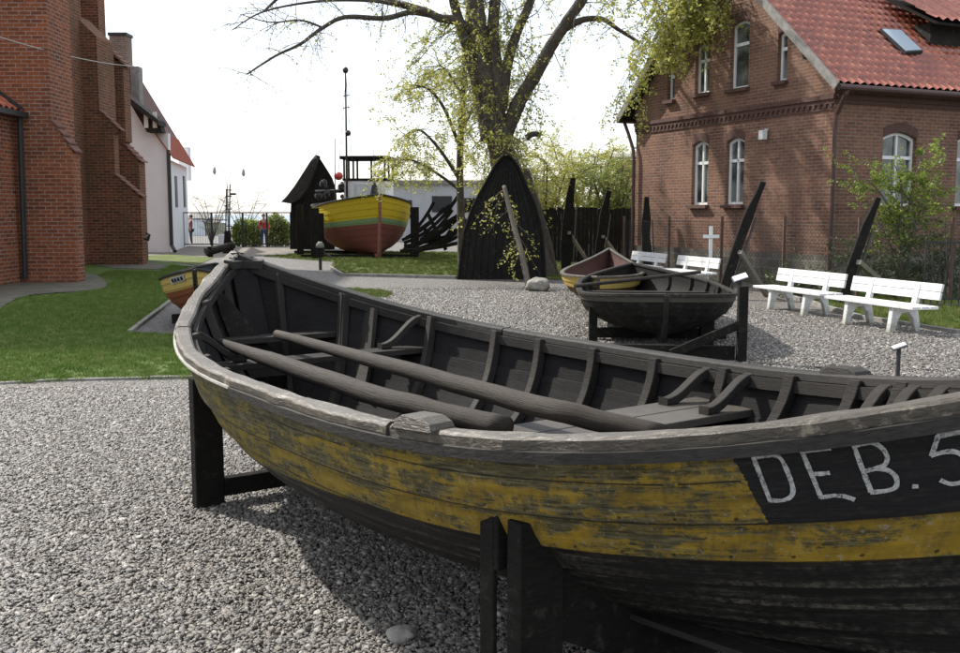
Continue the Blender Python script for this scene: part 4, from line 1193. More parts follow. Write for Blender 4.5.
def window(root, poly, O, ex, n, rev=.10, mull=True, transom=.62, fw=.055, sill=True, silm=None, curtain=False):
    P3 = lambda a, z, d=0: O + ex * a + V((0, 0, z)) - n * d
    a0 = min(p[0] for p in poly); a1 = max(p[0] for p in poly); z0 = min(p[1] for p in poly); z1 = max(p[1] for p in poly)
    fb = MB(); k = len(poly)
    cx, cz = (a0 + a1) / 2, (z0 + z1) / 2
    def shr(p, w_): 
        x = p[0] + (w_ if p[0] < cx - .001 else (-w_ if p[0] > cx + .001 else 0))
        z = p[1] + (w_ if p[1] < cz else -w_)
        return (x, z)
    pin = [shr(p, fw) for p in poly]
    for i in range(k):
        j = (i + 1) % k
        o4 = [P3(*poly[i], rev), P3(*poly[j], rev), P3(*pin[j], rev), P3(*pin[i], rev)]
        fb.prism([q - n * .06 for q in o4], n * .06)
    zt_ = z0 + (z1 - z0) * transom
    def bar(p, q, w_=.05, d=rev - .004):
        fb.beam(P3(*p, d + .02), P3(*q, d + .02), w_, .05, up=n)
    bar((a0 + fw, zt_), (a1 - fw, zt_), .07)
    if mull: bar((cx, z0 + fw), (cx, z1 - fw))
    wnd = fb.build('window', M['white_frame'], root, label=None)
    pb = MB(); tri = tessellate_polygon([[V((a, z, 0)) for a, z in poly]])
    vs = [P3(a, z, rev + .035) for a, z in poly]
    pb.add(vs, [t if (vs[t[1]] - vs[t[0]]).cross(vs[t[2]] - vs[t[0]]).dot(n) > 0 else t[::-1] for t in tri])
    pb.build('pane', M['glass'], wnd)
    if sill:
        sb = MB(); sb.beam(P3(a0 - .06, z0 - .045, -.03), P3(a1 + .06, z0 - .045, -.03), .16, .08, up=V((0, 0, 1))); sb.build('sill', silm or M['brick_dark'], wnd)
    return wnd
M['brick_dark'] = m_plain('dark_sill_brick', (.09, .045, .035), .85, .3, 12)

# ------------------------------------------------------------------ red brick house
HR = V((7.13, 20.5, 0)); e1 = V((.908, .418, 0)).normalized(); g1 = V((-e1.y, e1.x, 0))
GW = 7.12; HL = 13.0; EZ = 4.42; PT = .90; RG = GW / 2
house = empty('brick_house', (HR.x, HR.y, 0), label='two-storey red brick house with a red tiled roof and white arched windows, at right', cat='house')
nG = -e1; nE = -g1
wins_g = [arch(4.02, 4.66, 1.8, 3.32), arch(2.72, 3.36, 1.8, 3.32), arch(4.06, 4.62, 4.45, 5.62, .06), arch(2.66, 3.3, 4.42, 5.92, .08), arch(1.42, 1.72, 4.42, 5.45, .04), arch(5.45, 5.75, 4.42, 5.3, .04)]
wb = MB()
wall(wb, [(0, 0), (GW, 0), (GW, EZ), (RG, EZ + PT * RG), (0, EZ)], wins_g, HR, g1, nG)
wins_e = [arch(1.37, 2.33, 1.75, 3.28, .12), arch(3.55, 4.5, 1.75, 3.28, .12), arch(5.8, 6.75, 1.75, 3.28, .12), arch(8.2, 9.1, 1.75, 3.28, .12)]
wall(wb, [(0, 0), (HL, 0), (HL, EZ), (0, EZ)], wins_e, HR, e1, nE)
# far walls
wall(wb, [(0, 0), (HL, 0), (HL, EZ), (0, EZ)], [], HR + g1 * GW, e1, -nE)
wall(wb, [(0, 0), (GW, 0), (GW, EZ), (RG, EZ + PT * RG), (0, EZ)], [], HR + e1 * HL, g1, -nG)
wb.build('wall', M['brick_house'], house)
for i, p in enumerate(wins_g): window(house, p, HR, g1, nG, mull=(i < 2 or i == 2), transom=.66, sill=True)
for p in wins_e: window(house, p, HR, e1, nE, transom=.66)
# brick arches over windows
ab = MB()
for p, O_, ex_, n_ in [(q, HR, g1, nG) for q in wins_g] + [(q, HR, e1, nE) for q in wins_e]:
    top = p[2:]
    for a, b in zip(top[:-1], top[1:]):
        q4 = [O_ + ex_ * a[0] + V((0, 0, a[1] + .01)), O_ + ex_ * b[0] + V((0, 0, b[1] + .01)), O_ + ex_ * b[0] + V((0, 0, b[1] + .2)), O_ + ex_ * a[0] + V((0, 0, a[1] + .2))]
        ab.prism([x - n_ * .01 for x in q4], n_ * .022)
ab.build('window_arch', M['brick_dark'], house)
# cornice string course with dentils
cb = MB()
def hp(s, t, z): return HR + e1 * s + g1 * t + V((0, 0, z))
cb.beam(hp(-.035, -.05, 3.93), hp(-.035, GW + .02, 3.93), .08, .09); cb.beam(hp(-.02, -.04, 3.84), hp(-.02, GW + .02, 3.84), .05, .08)
cb.beam(hp(.02, -.036, 3.93), hp(HL, -.036, 3.93), .075, .09); cb.beam(hp(0.02, -.02, 3.84), hp(HL, -.02, 3.84), .045, .08)
k = 0
while k * .16 < GW:
    cb.box(hp(-.02, .06 + k * .16, 3.765), (.05, .07, .07), rz=math.atan2(e1.y, e1.x)); k += 1
cb.beam(hp(-.012, 0, 3.7), hp(-.012, GW, 3.7), .03, .05)
cb.build('cornice', M['brick_dark'], house)
pb = MB(); pb.beam(hp(-.03, -.06, .35), hp(-.03, GW + .02, .35), .06, .78); pb.beam(hp(.0, -.03, .35), hp(HL, -.03, .35), .06, .78); pb.build('plinth', M['stone_plinth'], house)
# roof
OV, OVG = .38, .32
slope = math.sqrt(1 + PT * PT)
def roof(mb, s0, s1, side, tmax=None):
    cs = 8; tw = .21; rh = .265
    nu = int((s1 - s0) / tw * cs); L_ = (RG + OV) * slope; rows_n = int(L_ / rh)
    rows = []; uvr = []
    for r in range(rows_n + 1):
        for sub in (0.0, .55, .985):
            d = (r + sub) * rh
            if d > L_ + .01: break
            lift = .05 * (1 - sub)          # each tile's lower edge rides over the one below
            row = []; uvrow = []
            for i in range(nu + 1):
                s = s0 + i * tw / cs; ph = 2 * math.pi * ((i % cs) / cs)
                wv = .026 * (math.sin(ph) + .35 * math.sin(2 * ph + .6))
                t = -OV + d / slope; z = EZ - OV * PT + d / slope * PT + .05
                off = (lift + wv) 
                p = hp(s, t if side > 0 else GW - t, z) + (nE * (PT / slope) * (1 if side > 0 else -1) + V((0, 0, 1 / slope))) * off
                row.append(p); uvrow.append((s, d - .001))
            rows.append(row); uvr.append(uvrow)
    nc = len(rows[0]); vs = [p for r_ in rows for p in r_]; uv = [q for r_ in uvr for q in r_]; fs = []
    for i in range(len(rows) - 1):
        for c in range(nc - 1):
            q = (i * nc + c, i * nc + c + 1, (i + 1) * nc + c + 1, (i + 1) * nc + c); fs.append(q if side > 0 else q[::-1])
    mb.add(vs, fs, uv)
rf = MB(); roof(rf, -OVG, HL, 1); roof(rf, -OVG, HL, -1)
rfo = rf.build('roof', M['tile'], house, smooth=True)
# soffit boards under the roof
sf = MB()
for sd_ in (1, -1):
    tt = lambda t: t if sd_ > 0 else GW - t
    sf.prism([hp(-OVG, tt(-OV), EZ - OV * PT), hp(HL, tt(-OV), EZ - OV * PT), hp(HL, tt(RG), EZ + RG * PT), hp(-OVG, tt(RG), EZ + RG * PT)], (0, 0, -.03))
sf.build('soffit', M['tar'], house)
rdg = MB(); rdg.tube([hp(-OVG, RG, EZ + RG * PT + .1), hp(HL, RG, EZ + RG * PT + .1)], .12, 10); rdg.build('ridge', M['tile'], house)
bb = MB()
for sd_ in (1, -1):
    tt = lambda t: t if sd_ > 0 else GW - t
    bb.beam(hp(-OVG - .02, tt(-OV - .02), EZ - OV * PT + .0), hp(-OVG - .02, tt(RG), EZ + RG * PT + .02), .04, .17)
bb.build('bargeboard', M['concrete'], house)
pe = MB()
for t in (.55, RG, GW - .55, GW + .1): pe.beam(hp(-OVG + .02, t, EZ + min(t, GW - t) * PT - .12), hp(.1, t, EZ + min(t, GW - t) * PT - .12), .13, .13)
pe.build('purlin_end', M['tar'], house)
gu = MB(); gz = EZ - OV * PT - .02
for sd_ in (1,):
    gu.tube([hp(-OVG, -OV - .05, gz), hp(HL, -OV - .05, gz)], .065, 10)
gu.tube([hp(-OVG, GW + OV + .05, gz), hp(HL, GW + OV + .05, gz)], .065, 10)
gu.build('gutter', M['gutter'], house)
dp_ = MB()
dp_.tube([hp(-.05, -OV - .05, gz), hp(-.1, -OV - .02, gz - .12), hp(-.08, -.16, gz - .5), hp(-.08, -.13, gz - .8), hp(-.08, -.13, .1)], .045, 10)
dp_.tube([hp(-.12, GW + OV + .05, gz), hp(-.12, GW + .2, gz - .35), hp(-.1, GW - .0, gz - .75), hp(-.1, GW - .05, gz - 1.0), hp(-.1, GW - .05, .1)], .045, 10)
dp_.build('downpipe', M['gutter'], house)
# skylight on the roof plane
rn = (nE * (PT / slope) + V((0, 0, 1 / slope))).normalized(); rp0 = hp(0, 0, EZ + .12)
cor = [onplane(px, py, rp0, rn) for px, py in ((879, 30), (899, 31), (922, 53), (905, 54))]
sk = MB(); sk.prism([c - rn * .05 for c in cor], rn * .1); sko = sk.build('skylight', M['iron'], house)
cc_ = sum(cor, V((0, 0, 0))) / 4
sk = MB(); sk.prism([c.lerp(cc_, .10) + rn * .04 for c in cor], rn * .025)
def m_skyglass():
    m = NT('painted_sky_glass'); m.base((.42, .5, .58), .15, .8); return m.m  # pale blue base puts the sky's reflection into the pane's colour
sk.build('pane', m_skyglass(), sko)
# dormer (upper right corner)
dc = onplane(930, 42, rp0, rn)
rel = dc - HR; ds, dt = rel.dot(e1), rel.dot(g1)
dm = MB()
def dq(s, t, z): return hp(ds + s, dt + t, z)
zb_ = dc.z
dm.prism([dq(.0, 0, zb_ - .1), dq(3.2, 0, zb_ - .1), dq(3.2, 0, zb_ + .42), dq(.0, 0, zb_ + .42)], g1 * 2.0)
dmo = dm.build('dormer', M['tar_grey'], house)
dr = MB(); rows = []
for r in range(5):
    for sub in (0, .97):
        row = []
        for i in range(17 * 8):
            s = -.35 + i * .27 / 8; wv = .03 * math.sin(2 * math.pi * i / 8)
            t = -.45 + (r + sub) * .33 * .9; z = zb_ + .40 + (r + sub) * .33 * .55 + .03 * (1 - sub)
            row.append(dq(s, t, z + wv))
        rows.append(row)
dr.grid(rows); dr.build('dormer_roof', M['tile'], dmo, smooth=True)
ds_ = MB(); ds_.prism([dq(-.35, -.45, zb_ + .33), dq(4.2, -.45, zb_ + .33), dq(4.2, 1.0, zb_ + 1.1), dq(-.35, 1.0, zb_ + 1.1)], (0, 0, -.04)); ds_.build('dormer_soffit', M['tar'], dmo)
lm = MB(); c = hp(-.14, 1.95, 3.3); lm.box(c, (.12, .14, .2), rz=math.atan2(e1.y, e1.x)); lm.beam(hp(-.08, 1.95, 3.42), hp(0, 1.95, 3.42), .03, .03); lm.build('wall_lamp', M['white_frame'], house)

# yellow house behind (between bushes and brick house)
yh = empty('yellow_house', (6.5, 46, 0), label='yellow rendered house behind the bushes, only its corner and a white window showing', cat='house')
m1 = MB(); wall(m1, [(0, 0), (6, 0), (6, 3.9), (0, 3.9)], [arch(1.05, 1.75, 1.9, 3.1, 0.0)], V((5.9, 44, 0)), V((1, 0, 0)), V((0, -1, 0)))
m1.box((8.9, 46, 1.95), (5.99, 3.7, 3.9)); m1.build('wall', m_plain('yellow_render', (.45, .36, .16), .9, .1), yh)
window(yh, arch(1.05, 1.75, 1.9, 3.1, 0.0), V((5.9, 44, 0)), V((1, 0, 0)), V((0, -1, 0)))
m1 = MB(); m1.prism([V((5.6, 43.7, 3.9)), V((12.2, 43.7, 3.9)), V((12.2, 47.9, 4.3)), V((5.6, 47.9, 4.3))], (0, 0, .12)); m1.build('roof', M['concrete'], yh)

# ------------------------------------------------------------------ church at left
ch = empty('brick_church', (-13, 26, 0), label='old red brick church with stepped buttresses filling the left edge', cat='church')
nv = MB(); nv.box((-18.6, 26.5, 5.7), (11.2, 15.0, 11.6)); nv.build('nave_wall', M['brick_church'], ch)  # unseen church body, near end and height set for its shadow on the lawn
def buttress(y0, y1, prof, xback, mat, name='buttress'):
    """prof: list of (x, z) outline of the outer edge from ground up"""
    mb = MB(); poly = [V((xback, y0, -.02))] + [V((x, y0, z)) for x, z in prof] + [V((xback, y0, prof[-1][1]))]
    mb.prism(poly, V((0, y1 - y0, 0)))
    return mb.build(name, mat, ch)
def coping(y0, y1, a, b, n=5):
    """stepped tiled set-off from a (top) to b (bottom), (x,z)"""
    mb = MB()
    for k in range(n):
        f0, f1 = k / n, (k + 1) / n
        x0 = a[0] + (b[0] - a[0]) * f0; x1 = a[0] + (b[0] - a[0]) * f1 + .04; z0 = a[1] + (b[1] - a[1]) * f0; z1 = a[1] + (b[1] - a[1]) * f1
        mb.prism([V((x0 - .02, y0 - .02, z0 + .03)), V((x1, y0 - .02, z1 + .04)), V((x1, y0 - .02, z1 + .0)), V((x0 - .02, y0 - .02, z0 - .03))], V((0, y1 - y0 + .04, 0)))
    return mb.build('setoff_coping', M['coping'], ch)
M['coping'] = m_plain('weathered_coping_brick', (.15, .065, .042), .85, .35, 8)
yA = 22.9
X = lambda px, y: (px - 480) / 1000 * y
Z = lambda py, y: aty(480, py, y).z
NA = .4
buttress(yA + .01, yA + 1.3, [(X(58, yA), -.02), (X(58, yA), 9.5)], -13.4, M['brick_church'])
buttress(yA, yA + NA, [(X(78, yA), -.02), (X(78, yA), Z(152, yA)), (X(58.5, yA), Z(120, yA))], -11.0, M['brick_church'])
coping(yA, yA + NA, (X(57.5, yA), Z(119, yA)), (X(79, yA), Z(152, yA)), 4)
yB = 31.0
buttress(yB + .01, yB + 1.4, [(X(106, yB), -.02), (X(106, yB), Z(36, yB)), (X(83, yB), Z(12, yB))], -13.6, M['brick_church_moss'])
buttress(yB, yB + NA, [(X(143, yB), -.02), (X(143, yB), Z(198, yB)), (X(119, yB), Z(175, yB)), (X(119, yB), Z(134, yB)), (X(125, yB), Z(131, yB)), (X(106.5, yB), Z(111, yB))], -12.2, M['brick_church_moss'])
coping(yB, yB + NA, (X(105.5, yB), Z(110, yB)), (X(125.5, yB), Z(130.5, yB)), 4)
coping(yB, yB + NA, (X(118, yB), Z(174, yB)), (X(144, yB), Z(197, yB)), 5)
yC = 33.4
buttress(yC, yC + .6, [(X(143, yC), -.02), (X(143, yC), Z(162, yC)), (X(127, yC), Z(143, yC)), (X(131, yC), Z(141, yC)), (X(131, yC), Z(67, yC)), (X(109, yC), Z(38, yC)), (X(109, yC), 11)], -14.5, M['brick_church_moss'])
coping(yC, yC + .6, (X(127, yC), Z(142.5, yC)), (X(144.5, yC), Z(162, yC)), 4)
coping(yC - .1, yC + .6, (X(80, yC), Z(9, yC)), (X(133.5, yC), Z(66, yC)), 12)
# back wall strip between buttress A and B
m1 = MB(); m1.box((-12.6, 27.5, 5.2), (1.0, 7.4, 10.4)); m1.build('aisle_wall', M['brick_church_moss'], ch)
# lean-to with red tiled roof
m1 = MB(); m1.box((-12.35, 20.6, 1.9), (3.7, 4.55, 3.8)); m1.build('lean_to_wall', M['brick_church'], ch)
m1 = MB(); rows = []
for r in range(8):
    for sub in (0, .97):
        row = []
        for i in range(int(4.8 / .27 * 8) + 1):
            y = 18.2 + i * .27 / 8; d = (r + sub) * .3
            row.append(V((-10.25 - d * .8, y, 3.86 + d * .62 + .03 * (1 - sub) + .03 * math.sin(2 * math.pi * i / 8))))
        rows.append(row)
m1.grid(rows); m1.build('lean_to_roof', M['tile'], ch, smooth=True)
m1 = MB(); m1.beam(V((-10.2, 18.2, 3.78)), V((-10.2, 22.85, 3.78)), .12, .12); m1.beam(V((-10.3, 22.8, 3.86)), V((-12.6, 22.8, 5.6)), .14, .2); m1.build('gutter', M['iron'], ch)
m1 = MB(); m1.tube([V((-10.28, 22.72, 3.75)), V((-10.38, 22.8, .1))], .06, 8); m1.build('downpipe', M['iron'], ch)
# bird-like spout / iron hook at the foot of the second buttress
m1 = MB(); q = aty(144.5, 238, yB); m1.tube([q, q + V((.1, 0, -.05)), q + V((.16, 0, .1)), q + V((.05, 0, .16))], [.06, .06, .04, .03], 6); m1.build('iron_hook', M['iron'], ch)

# cable across the church wall
m1 = MB(); a = aty(0, 37, 20); b = aty(134, 66, 33); pts = []
for k in range(17):
    f = k / 16; p = a.lerp(b, f); p.z -= .25 * 4 * f * (1 - f) * .4; pts.append(p)
m1.tube([a + (a - b) * .3] + pts, .012, 6); m1.build('cable', m_plain('pale_cable', (.4, .38, .35), .6), label='thin pale cable strung across the church buttresses', cat='cable')

# white house behind the church
wh_ = empty('white_house', (-13.5, 44, 0), label='white plastered house with steep roof and red tiled corner, behind the church', cat='house')
yW = 41.0
def WP(px, py, y=yW): return aty(px, py, y)
m1 = MB(); poly = [WP(108, 252), WP(170, 252), WP(168, 133), WP(150, 133), WP(131, 104), WP(108, 104)]
for p in poly[:2]: p.z = -.02
m1.prism(poly, V((0, .3, 0)))
xs = poly[1].x
fA = V((xs, yW, 0)); fB = V((X(190, 49.5), 49.5, 0)); fd = (fB - fA).normalized(); zE = WP(167, 158).z
m1.prism([fA + fd * .01, fB, fB + V((-6, 0, 0)), fA + V((-2, .2, 0)) + fd * .1], V((0, 0, zE)))
m1.build('wall', M['white_wall'], wh_)
fn_ = V((fd.y, -fd.x, 0))
for px in (176.5, 184.5):
    best = min((abs(proj(fA.lerp(fB, k / 100) + V((0, 0, 2)))[0] - px), k / 100) for k in range(101))[1]
    c = fA.lerp(fB, best); m1 = MB(); m1.box(V((c.x, c.y, (aty(px, 176, c.y).z + aty(px, 207, c.y).z) / 2)) + fn_ * .01, (.85, .05, aty(px, 176, c.y).z - aty(px, 207, c.y).z), rz=math.atan2(fd.y, fd.x)); m1.build('window', M['iron'], wh_)
m1 = MB(); m1.tube([V((xs + .1, yW - .08, WP(172, 150).z)), V((xs + .1, yW - .08, .3)), V((xs + .3, yW - .3, .05))], .08, 8); m1.build('downpipe', M['iron'], wh_)
F0, F1 = WP(106, 66), WP(166, 157); B0, B1 = aty(133, 66, 46.5), aty(193, 168, 49.8)
F1 = V((xs + .3, yW - .15, zE - .02)); B1 = V((B1.x + .1, B1.y, zE + .02)); F0.y -= .15
fm, bm_ = F0.lerp(F1, .68), B0.lerp(B1, .72)
m1 = MB(); m1.grid([[F0, fm], [B0, bm_]]); m1.grid([[F0 - V((0, 0, .12)), fm - V((0, 0, .12))], [B0 - V((0, 0, .12)), bm_ - V((0, 0, .12))]]); m1.grid([[F0, fm], [F0 - V((0, 0, .12)), fm - V((0, 0, .12))]])
m1.build('roof', m_plain('dark_old_tile', (.12, .055, .045), .8, .3, 10), wh_)
m1 = MB(); m1.prism([fm, F1, B1, bm_], V((0, 0, .06))); m1.build('red_roof', m_plain('faded_red_tile', (.27, .075, .045), .9, .3, 10, spec=.1), wh_)
dmr = MB(); q = [WP(131, 95), WP(165, 122), WP(166, 127), WP(131, 102)]; dmr.prism([p + V((0, -.9, 0)) for p in q], V((0, .95, 0)))
q = [WP(133, 102), WP(164, 126), WP(166, 133), WP(151, 133)]; dmr.prism([p + V((0, -.5, 0)) for p in q], V((0, .5, 0)))
do_ = dmr.build('dormer', M['tar_grey'], wh_)
for px in (150.5, 159):
    m1 = MB(); c = WP(px, 121) + V((0, -.53, 0)); m1.box(c, (.16, .05, .62)); m1.build('window', M['white_frame'], do_)
m1 = MB(); a, b = WP(112, 36, 43), WP(130, 66, 43); m1.box(((a.x + b.x) / 2, 43, (a.z + b.z) / 2 - .6), (b.x - a.x, .7, a.z - b.z + 1.2)); cho = m1.build('chimney', m_brick('chimney_brick', (.30, .2, .15), (.22, .13, .1), (.35, .32, .28), .25, .08, .015), wh_)
m1 = MB(); m1.box(((a.x + b.x) / 2, 43, a.z + .03), (b.x - a.x + .08, .8, .12)); m1.build('chimney_cap', M['iron'], cho)
m1 = MB(); a, b = WP(132, 67, 43), WP(141, 84, 43); m1.box(((a.x + b.x) / 2, 43, (a.z + b.z) / 2 - .6), (b.x - a.x, .5, a.z - b.z + 1.2)); m1.build('chimney', M['concrete'], wh_)
m1 = MB(); a, b = WP(181, 147, 50.5), WP(191, 160, 50.5); m1.box(((a.x + b.x) / 2 - .1, 50.6, (a.z + b.z) / 2 - .5), (b.x - a.x, .5, a.z - b.z + 1)); m1.build('chimney', M['white_wall'], wh_)

# ------------------------------------------------------------------ vegetation
rt = random.Random(11)
def leafclump(mb, c, n, r, sz, rng=rt):
    for _ in range(n):
        d = V((rng.gauss(0, 1), rng.gauss(0, 1), rng.gauss(0, 1))).normalized() * r * rng.random() ** .5
        p = c + d; a = V((rng.gauss(0, 1), rng.gauss(0, 1), rng.gauss(0, .6))).normalized(); b = a.cross(V((rng.gauss(0, 1), rng.gauss(0, 1), rng.gauss(0, 1)))).normalized()
        s_ = sz * rng.uniform(.6, 1.3)
        mb.add([p - a * s_ * .5, p + b * s_ * .32, p + a * s_ * .55, p - b * s_ * .32], [(0, 1, 2, 3)])
def curve(pts, n=8):
    """Catmull-Rom through points"""
    P_ = [V(p) for p in pts]; out = []
    for i in range(len(P_) - 1):
        p0 = P_[max(i - 1, 0)]; p1 = P_[i]; p2 = P_[i + 1]; p3 = P_[min(i + 2, len(P_) - 1)]
        for k in range(n):
            t = k / n
            out.append(.5 * ((2 * p1) + (p2 - p0) * t + (2 * p0 - 5 * p1 + 4 * p2 - p3) * t * t + (3 * p1 - 3 * p2 + p3 - p0) * t ** 3))
    out.append(P_[-1]); return out
def twig(mb, leaves, p, d, ln, r, lvl, droop, leafn, lr, lsz, rng, kids=3, leafprob=1.0):
    n = 5; pts = [p.copy()]; dd = d.normalized()
    for i in range(n):
        dd = (dd + V((rng.gauss(0, .22), rng.gauss(0, .22), rng.gauss(0, .16) - droop))).normalized()
        pts.append(pts[-1] + dd * ln / n)
    mb.tube(pts, [r * (1 - .75 * i / n) for i in range(n + 1)], 4 if r < .02 else 6, cap=False)
    if lvl > 0:
        for k in range(kids):
            i = rng.randint(1, n); q = pts[i]
            nd = (pts[i] - pts[i - 1]).normalized() + V((rng.gauss(0, .7), rng.gauss(0, .7), rng.gauss(0, .5)))
            twig(mb, leaves, q, nd, ln * rng.uniform(.45, .75), r * .5, lvl - 1, droop, leafn, lr, lsz, rng, kids, leafprob)
    if leaves is not None and lvl <= 1:
        for q in pts[1:]:
            if rng.random() < leafprob: leafclump(leaves, q, leafn, lr, lsz, rng)
def limb(mb, pts, r0, r1, seg=9, n=8):
    c = curve(pts, n); L_ = len(c)
    mb.tube(c, [(r0 + (r1 - r0) * (i / (L_ - 1))) * (1 + .06 * mnoise.noise(V((i * .7, r0 * 30, 1)))) for i in range(L_)], seg, jit=.04)
    return c
# big tree
YT = 26.2
bt = empty('big_tree', (aty(515, 270, YT).x, YT, 0), label='big old tree with thick forked trunk and sparse young leaves behind the black shed', cat='tree')
tk = MB(); lv = MB(); bg_ = MB()
def T(px, py, dy=0): return aty(px, py, YT + dy)
c0 = T(520, 270); c0.z = -.1
tr = curve([c0, T(521, 240), T(516, 205), T(508, 175), T(501, 150), T(495, 128)], 6)
tk.tube(tr, [1.05 - .6 * min(1, i / 9) + .0 for i in range(len(tr))][:10] + [.50 - .012 * i for i in range(len(tr) - 10)], 16, jit=.03)
rt2 = T(548, 272); rt2.z = -.1
limb(tk, [rt2, T(541, 240), T(531, 205), T(521, 170)], .30, .22)
limbs = [
 ([T(493, 140), T(486, 90), T(480, 45), T(475, 0), T(468, -60, 1)], .32, .18),
 ([T(490, 120), T(477, 80), T(466, 42), T(456, 10), T(444, -40, -.5)], .20, .10),
 ([T(501, 110), T(504, 85), T(508, 62), T(518, 30), T(531, 0), T(542, -45)], .17, .09),
 ([T(502, 140), T(512, 118), T(521, 98), T(537, 72), T(551, 46), T(568, 20), T(586, -8), T(600, -50)], .22, .11),
 ([T(497, 135), T(497, 85), T(493, 30), T(499, -30)], .24, .12),
 ([T(566, 28), T(582, 20), T(602, 19), T(618, 29), T(640, 43)], .10, .035),
 ([T(472, 30), T(455, 20), T(440, 18), T(425, 11), T(400, 4), T(372, -2)], .13, .08),
 ([T(440, 17), T(412, 12), T(385, 18, -.5), T(345, 17, -1), T(322, 28, -1), T(300, 44, -1.4), T(275, 56, -1.6), T(247, 74, -2)], .085, .02),
 ([T(526, 138), T(533, 134), T(541, 135)], .09, .06),
 ([T(500, -10), T(560, -60, -1), T(630, -60, -1.5), T(665, -20, -2), T(672, 20, -2)], .14, .05),
 ([T(590, -8), T(640, -40, -2), T(690, -40, -3), T(700, 10, -3)], .12, .04),
 ([T(322, 27, -1), T(300, 20, -1), T(270, 22, -1), T(240, 14, -1)], .03, .01),
 ([T(410, 5), T(360, 0, -.5), T(310, 2, -1), T(262, 12, -1), T(232, 30, -1.5)], .05, .012),
 ([T(372, -2), T(330, -20), T(290, -10), T(265, 10, 0)], .08, .03),
]
curves_ = [limb(tk, p, a, b) for p, a, b in limbs]
# stub twigs and leaf clumps on trunk and limbs
def dress(c, n, ln, r, droop, leafn, lr, lsz, lvl=1, kids=3, prob=.7, lo=0):
    for _ in range(n):
        i = rt.randint(lo, len(c) - 1); d = V((rt.gauss(0, 1), rt.gauss(0, 1), rt.gauss(0, .5)))
        twig(bg_, lv, c[i], d, ln * rt.uniform(.6, 1.3), r, lvl, droop, leafn, lr, lsz, rt, kids, prob)
dress(curves_[0], 34, 1.0, .02, .16, 3, .10, .07, lvl=2, prob=.5)
dress(curves_[1], 26, 1.1, .02, .16, 3, .10, .07, lvl=2, prob=.5)
dress(curves_[2], 14, 1.0, .018, .14, 3, .09, .07, lvl=2, prob=.4)
dress(curves_[3], 18, 1.0, .016, .14, 2, .09, .07, lvl=2, prob=.25)
dress(curves_[4], 22, 1.1, .02, .16, 3, .10, .07, lvl=2, prob=.5)
dress(curves_[5], 12, .8, .012, .14, 2, .08, .07, prob=.5)
dress(curves_[6], 14, .9, .014, .16, 2, .08, .07, prob=.4)
dress(curves_[7], 30, .9, .010, .12, 1, .07, .06, prob=.3, lo=10)
dress(curves_[11], 16, .9, .010, .12, 1, .07, .06, prob=.3)
dress(curves_[12], 22, .9, .010, .12, 1, .07, .06, prob=.3)
dress(curves_[13], 22, 1.0, .010, .12, 1, .07, .06, prob=.3)
dress(tr, 36, 1.1, .014, .2, 4, .10, .07, lo=12, lvl=2, prob=.4)
for _ in range(26):
    q = T(rt.uniform(468, 545), rt.uniform(-20, 110), rt.uniform(-.8, .3)); twig(bg_, lv, q, V((rt.gauss(0, .4), rt.gauss(0, .3), -1)), rt.uniform(.8, 1.8), .01, 1, .3, 4, .09, .08, rt, 3, .6)
# leafy boughs hanging before the left roof corner of the brick house
for _ in range(165):
    f = rt.random()
    px = 612 + 108 * rt.random() ** .8; top = 4 + 0 * f
    lim = 118 - (px - 612) * .95 if px > 640 else 118 - (640 - px) * .2
    py = rt.uniform(-25, max(10, lim))
    if px < 668 - py * .5 - 2: px = 668 - py * .5 + rt.uniform(0, 12)
    q = T(px, py, -2.2 + rt.uniform(-1, .8)); twig(bg_, lv, q + V((0, 0, .3)), V((rt.gauss(0, .5), rt.gauss(0, .3), -.5)), rt.uniform(.5, .95), .009, 1, .22, 5, .10, .07, rt, 3, .6)
for c in (curves_[9], curves_[10]): dress(c, 26, 1.2, .018, .2, 5, .1, .085, lo=6)
tk.build('trunk', M['bark'], bt, smooth=True); bg_.build('twigs', M['bark_thin'], bt); lv.build('foliage', M['leaf'], bt)
print('leaf faces', len(lv.f), len(bg_.f))
print('DOT', hullpt(915, 487), len(strokes))

def simple_tree(name, label, base, limbs_, dress_n, ln, r, droop, leafn, lr, lsz, leafm, prob=.6, lvl=1, kids=3, barkm='bark', lo=2, group=None, cat='tree', up=0.0):
    root = empty(name, (base.x, base.y, 0), label=label, cat=cat, group=group)
    tk, bg2, lv2 = MB(), MB(), MB()
    for pts, r0, r1 in limbs_:
        c = limb(tk, pts, r0, r1, 7, 5)
        for _ in range(dress_n):
            i = rt.randint(min(lo, len(c) - 1), len(c) - 1); d = V((rt.gauss(0, 1), rt.gauss(0, 1), rt.gauss(0, .4) + up))
            twig(bg2, lv2, c[i], d, ln * rt.uniform(.6, 1.3), r, lvl, droop, leafn, lr, lsz, rt, kids, prob)
    tk.build('trunk', M[barkm], root, smooth=True)
    if bg2.f: bg2.build('twigs', M['bark_thin'], root)
    if lv2.f: lv2.build('foliage', leafm, root)
    return root
Y3 = 29
b = atz(461, 268); Q = lambda px, py, dy=0: aty(px, py, Y3 + dy)
q0 = Q(462, 262); q0.z = 0
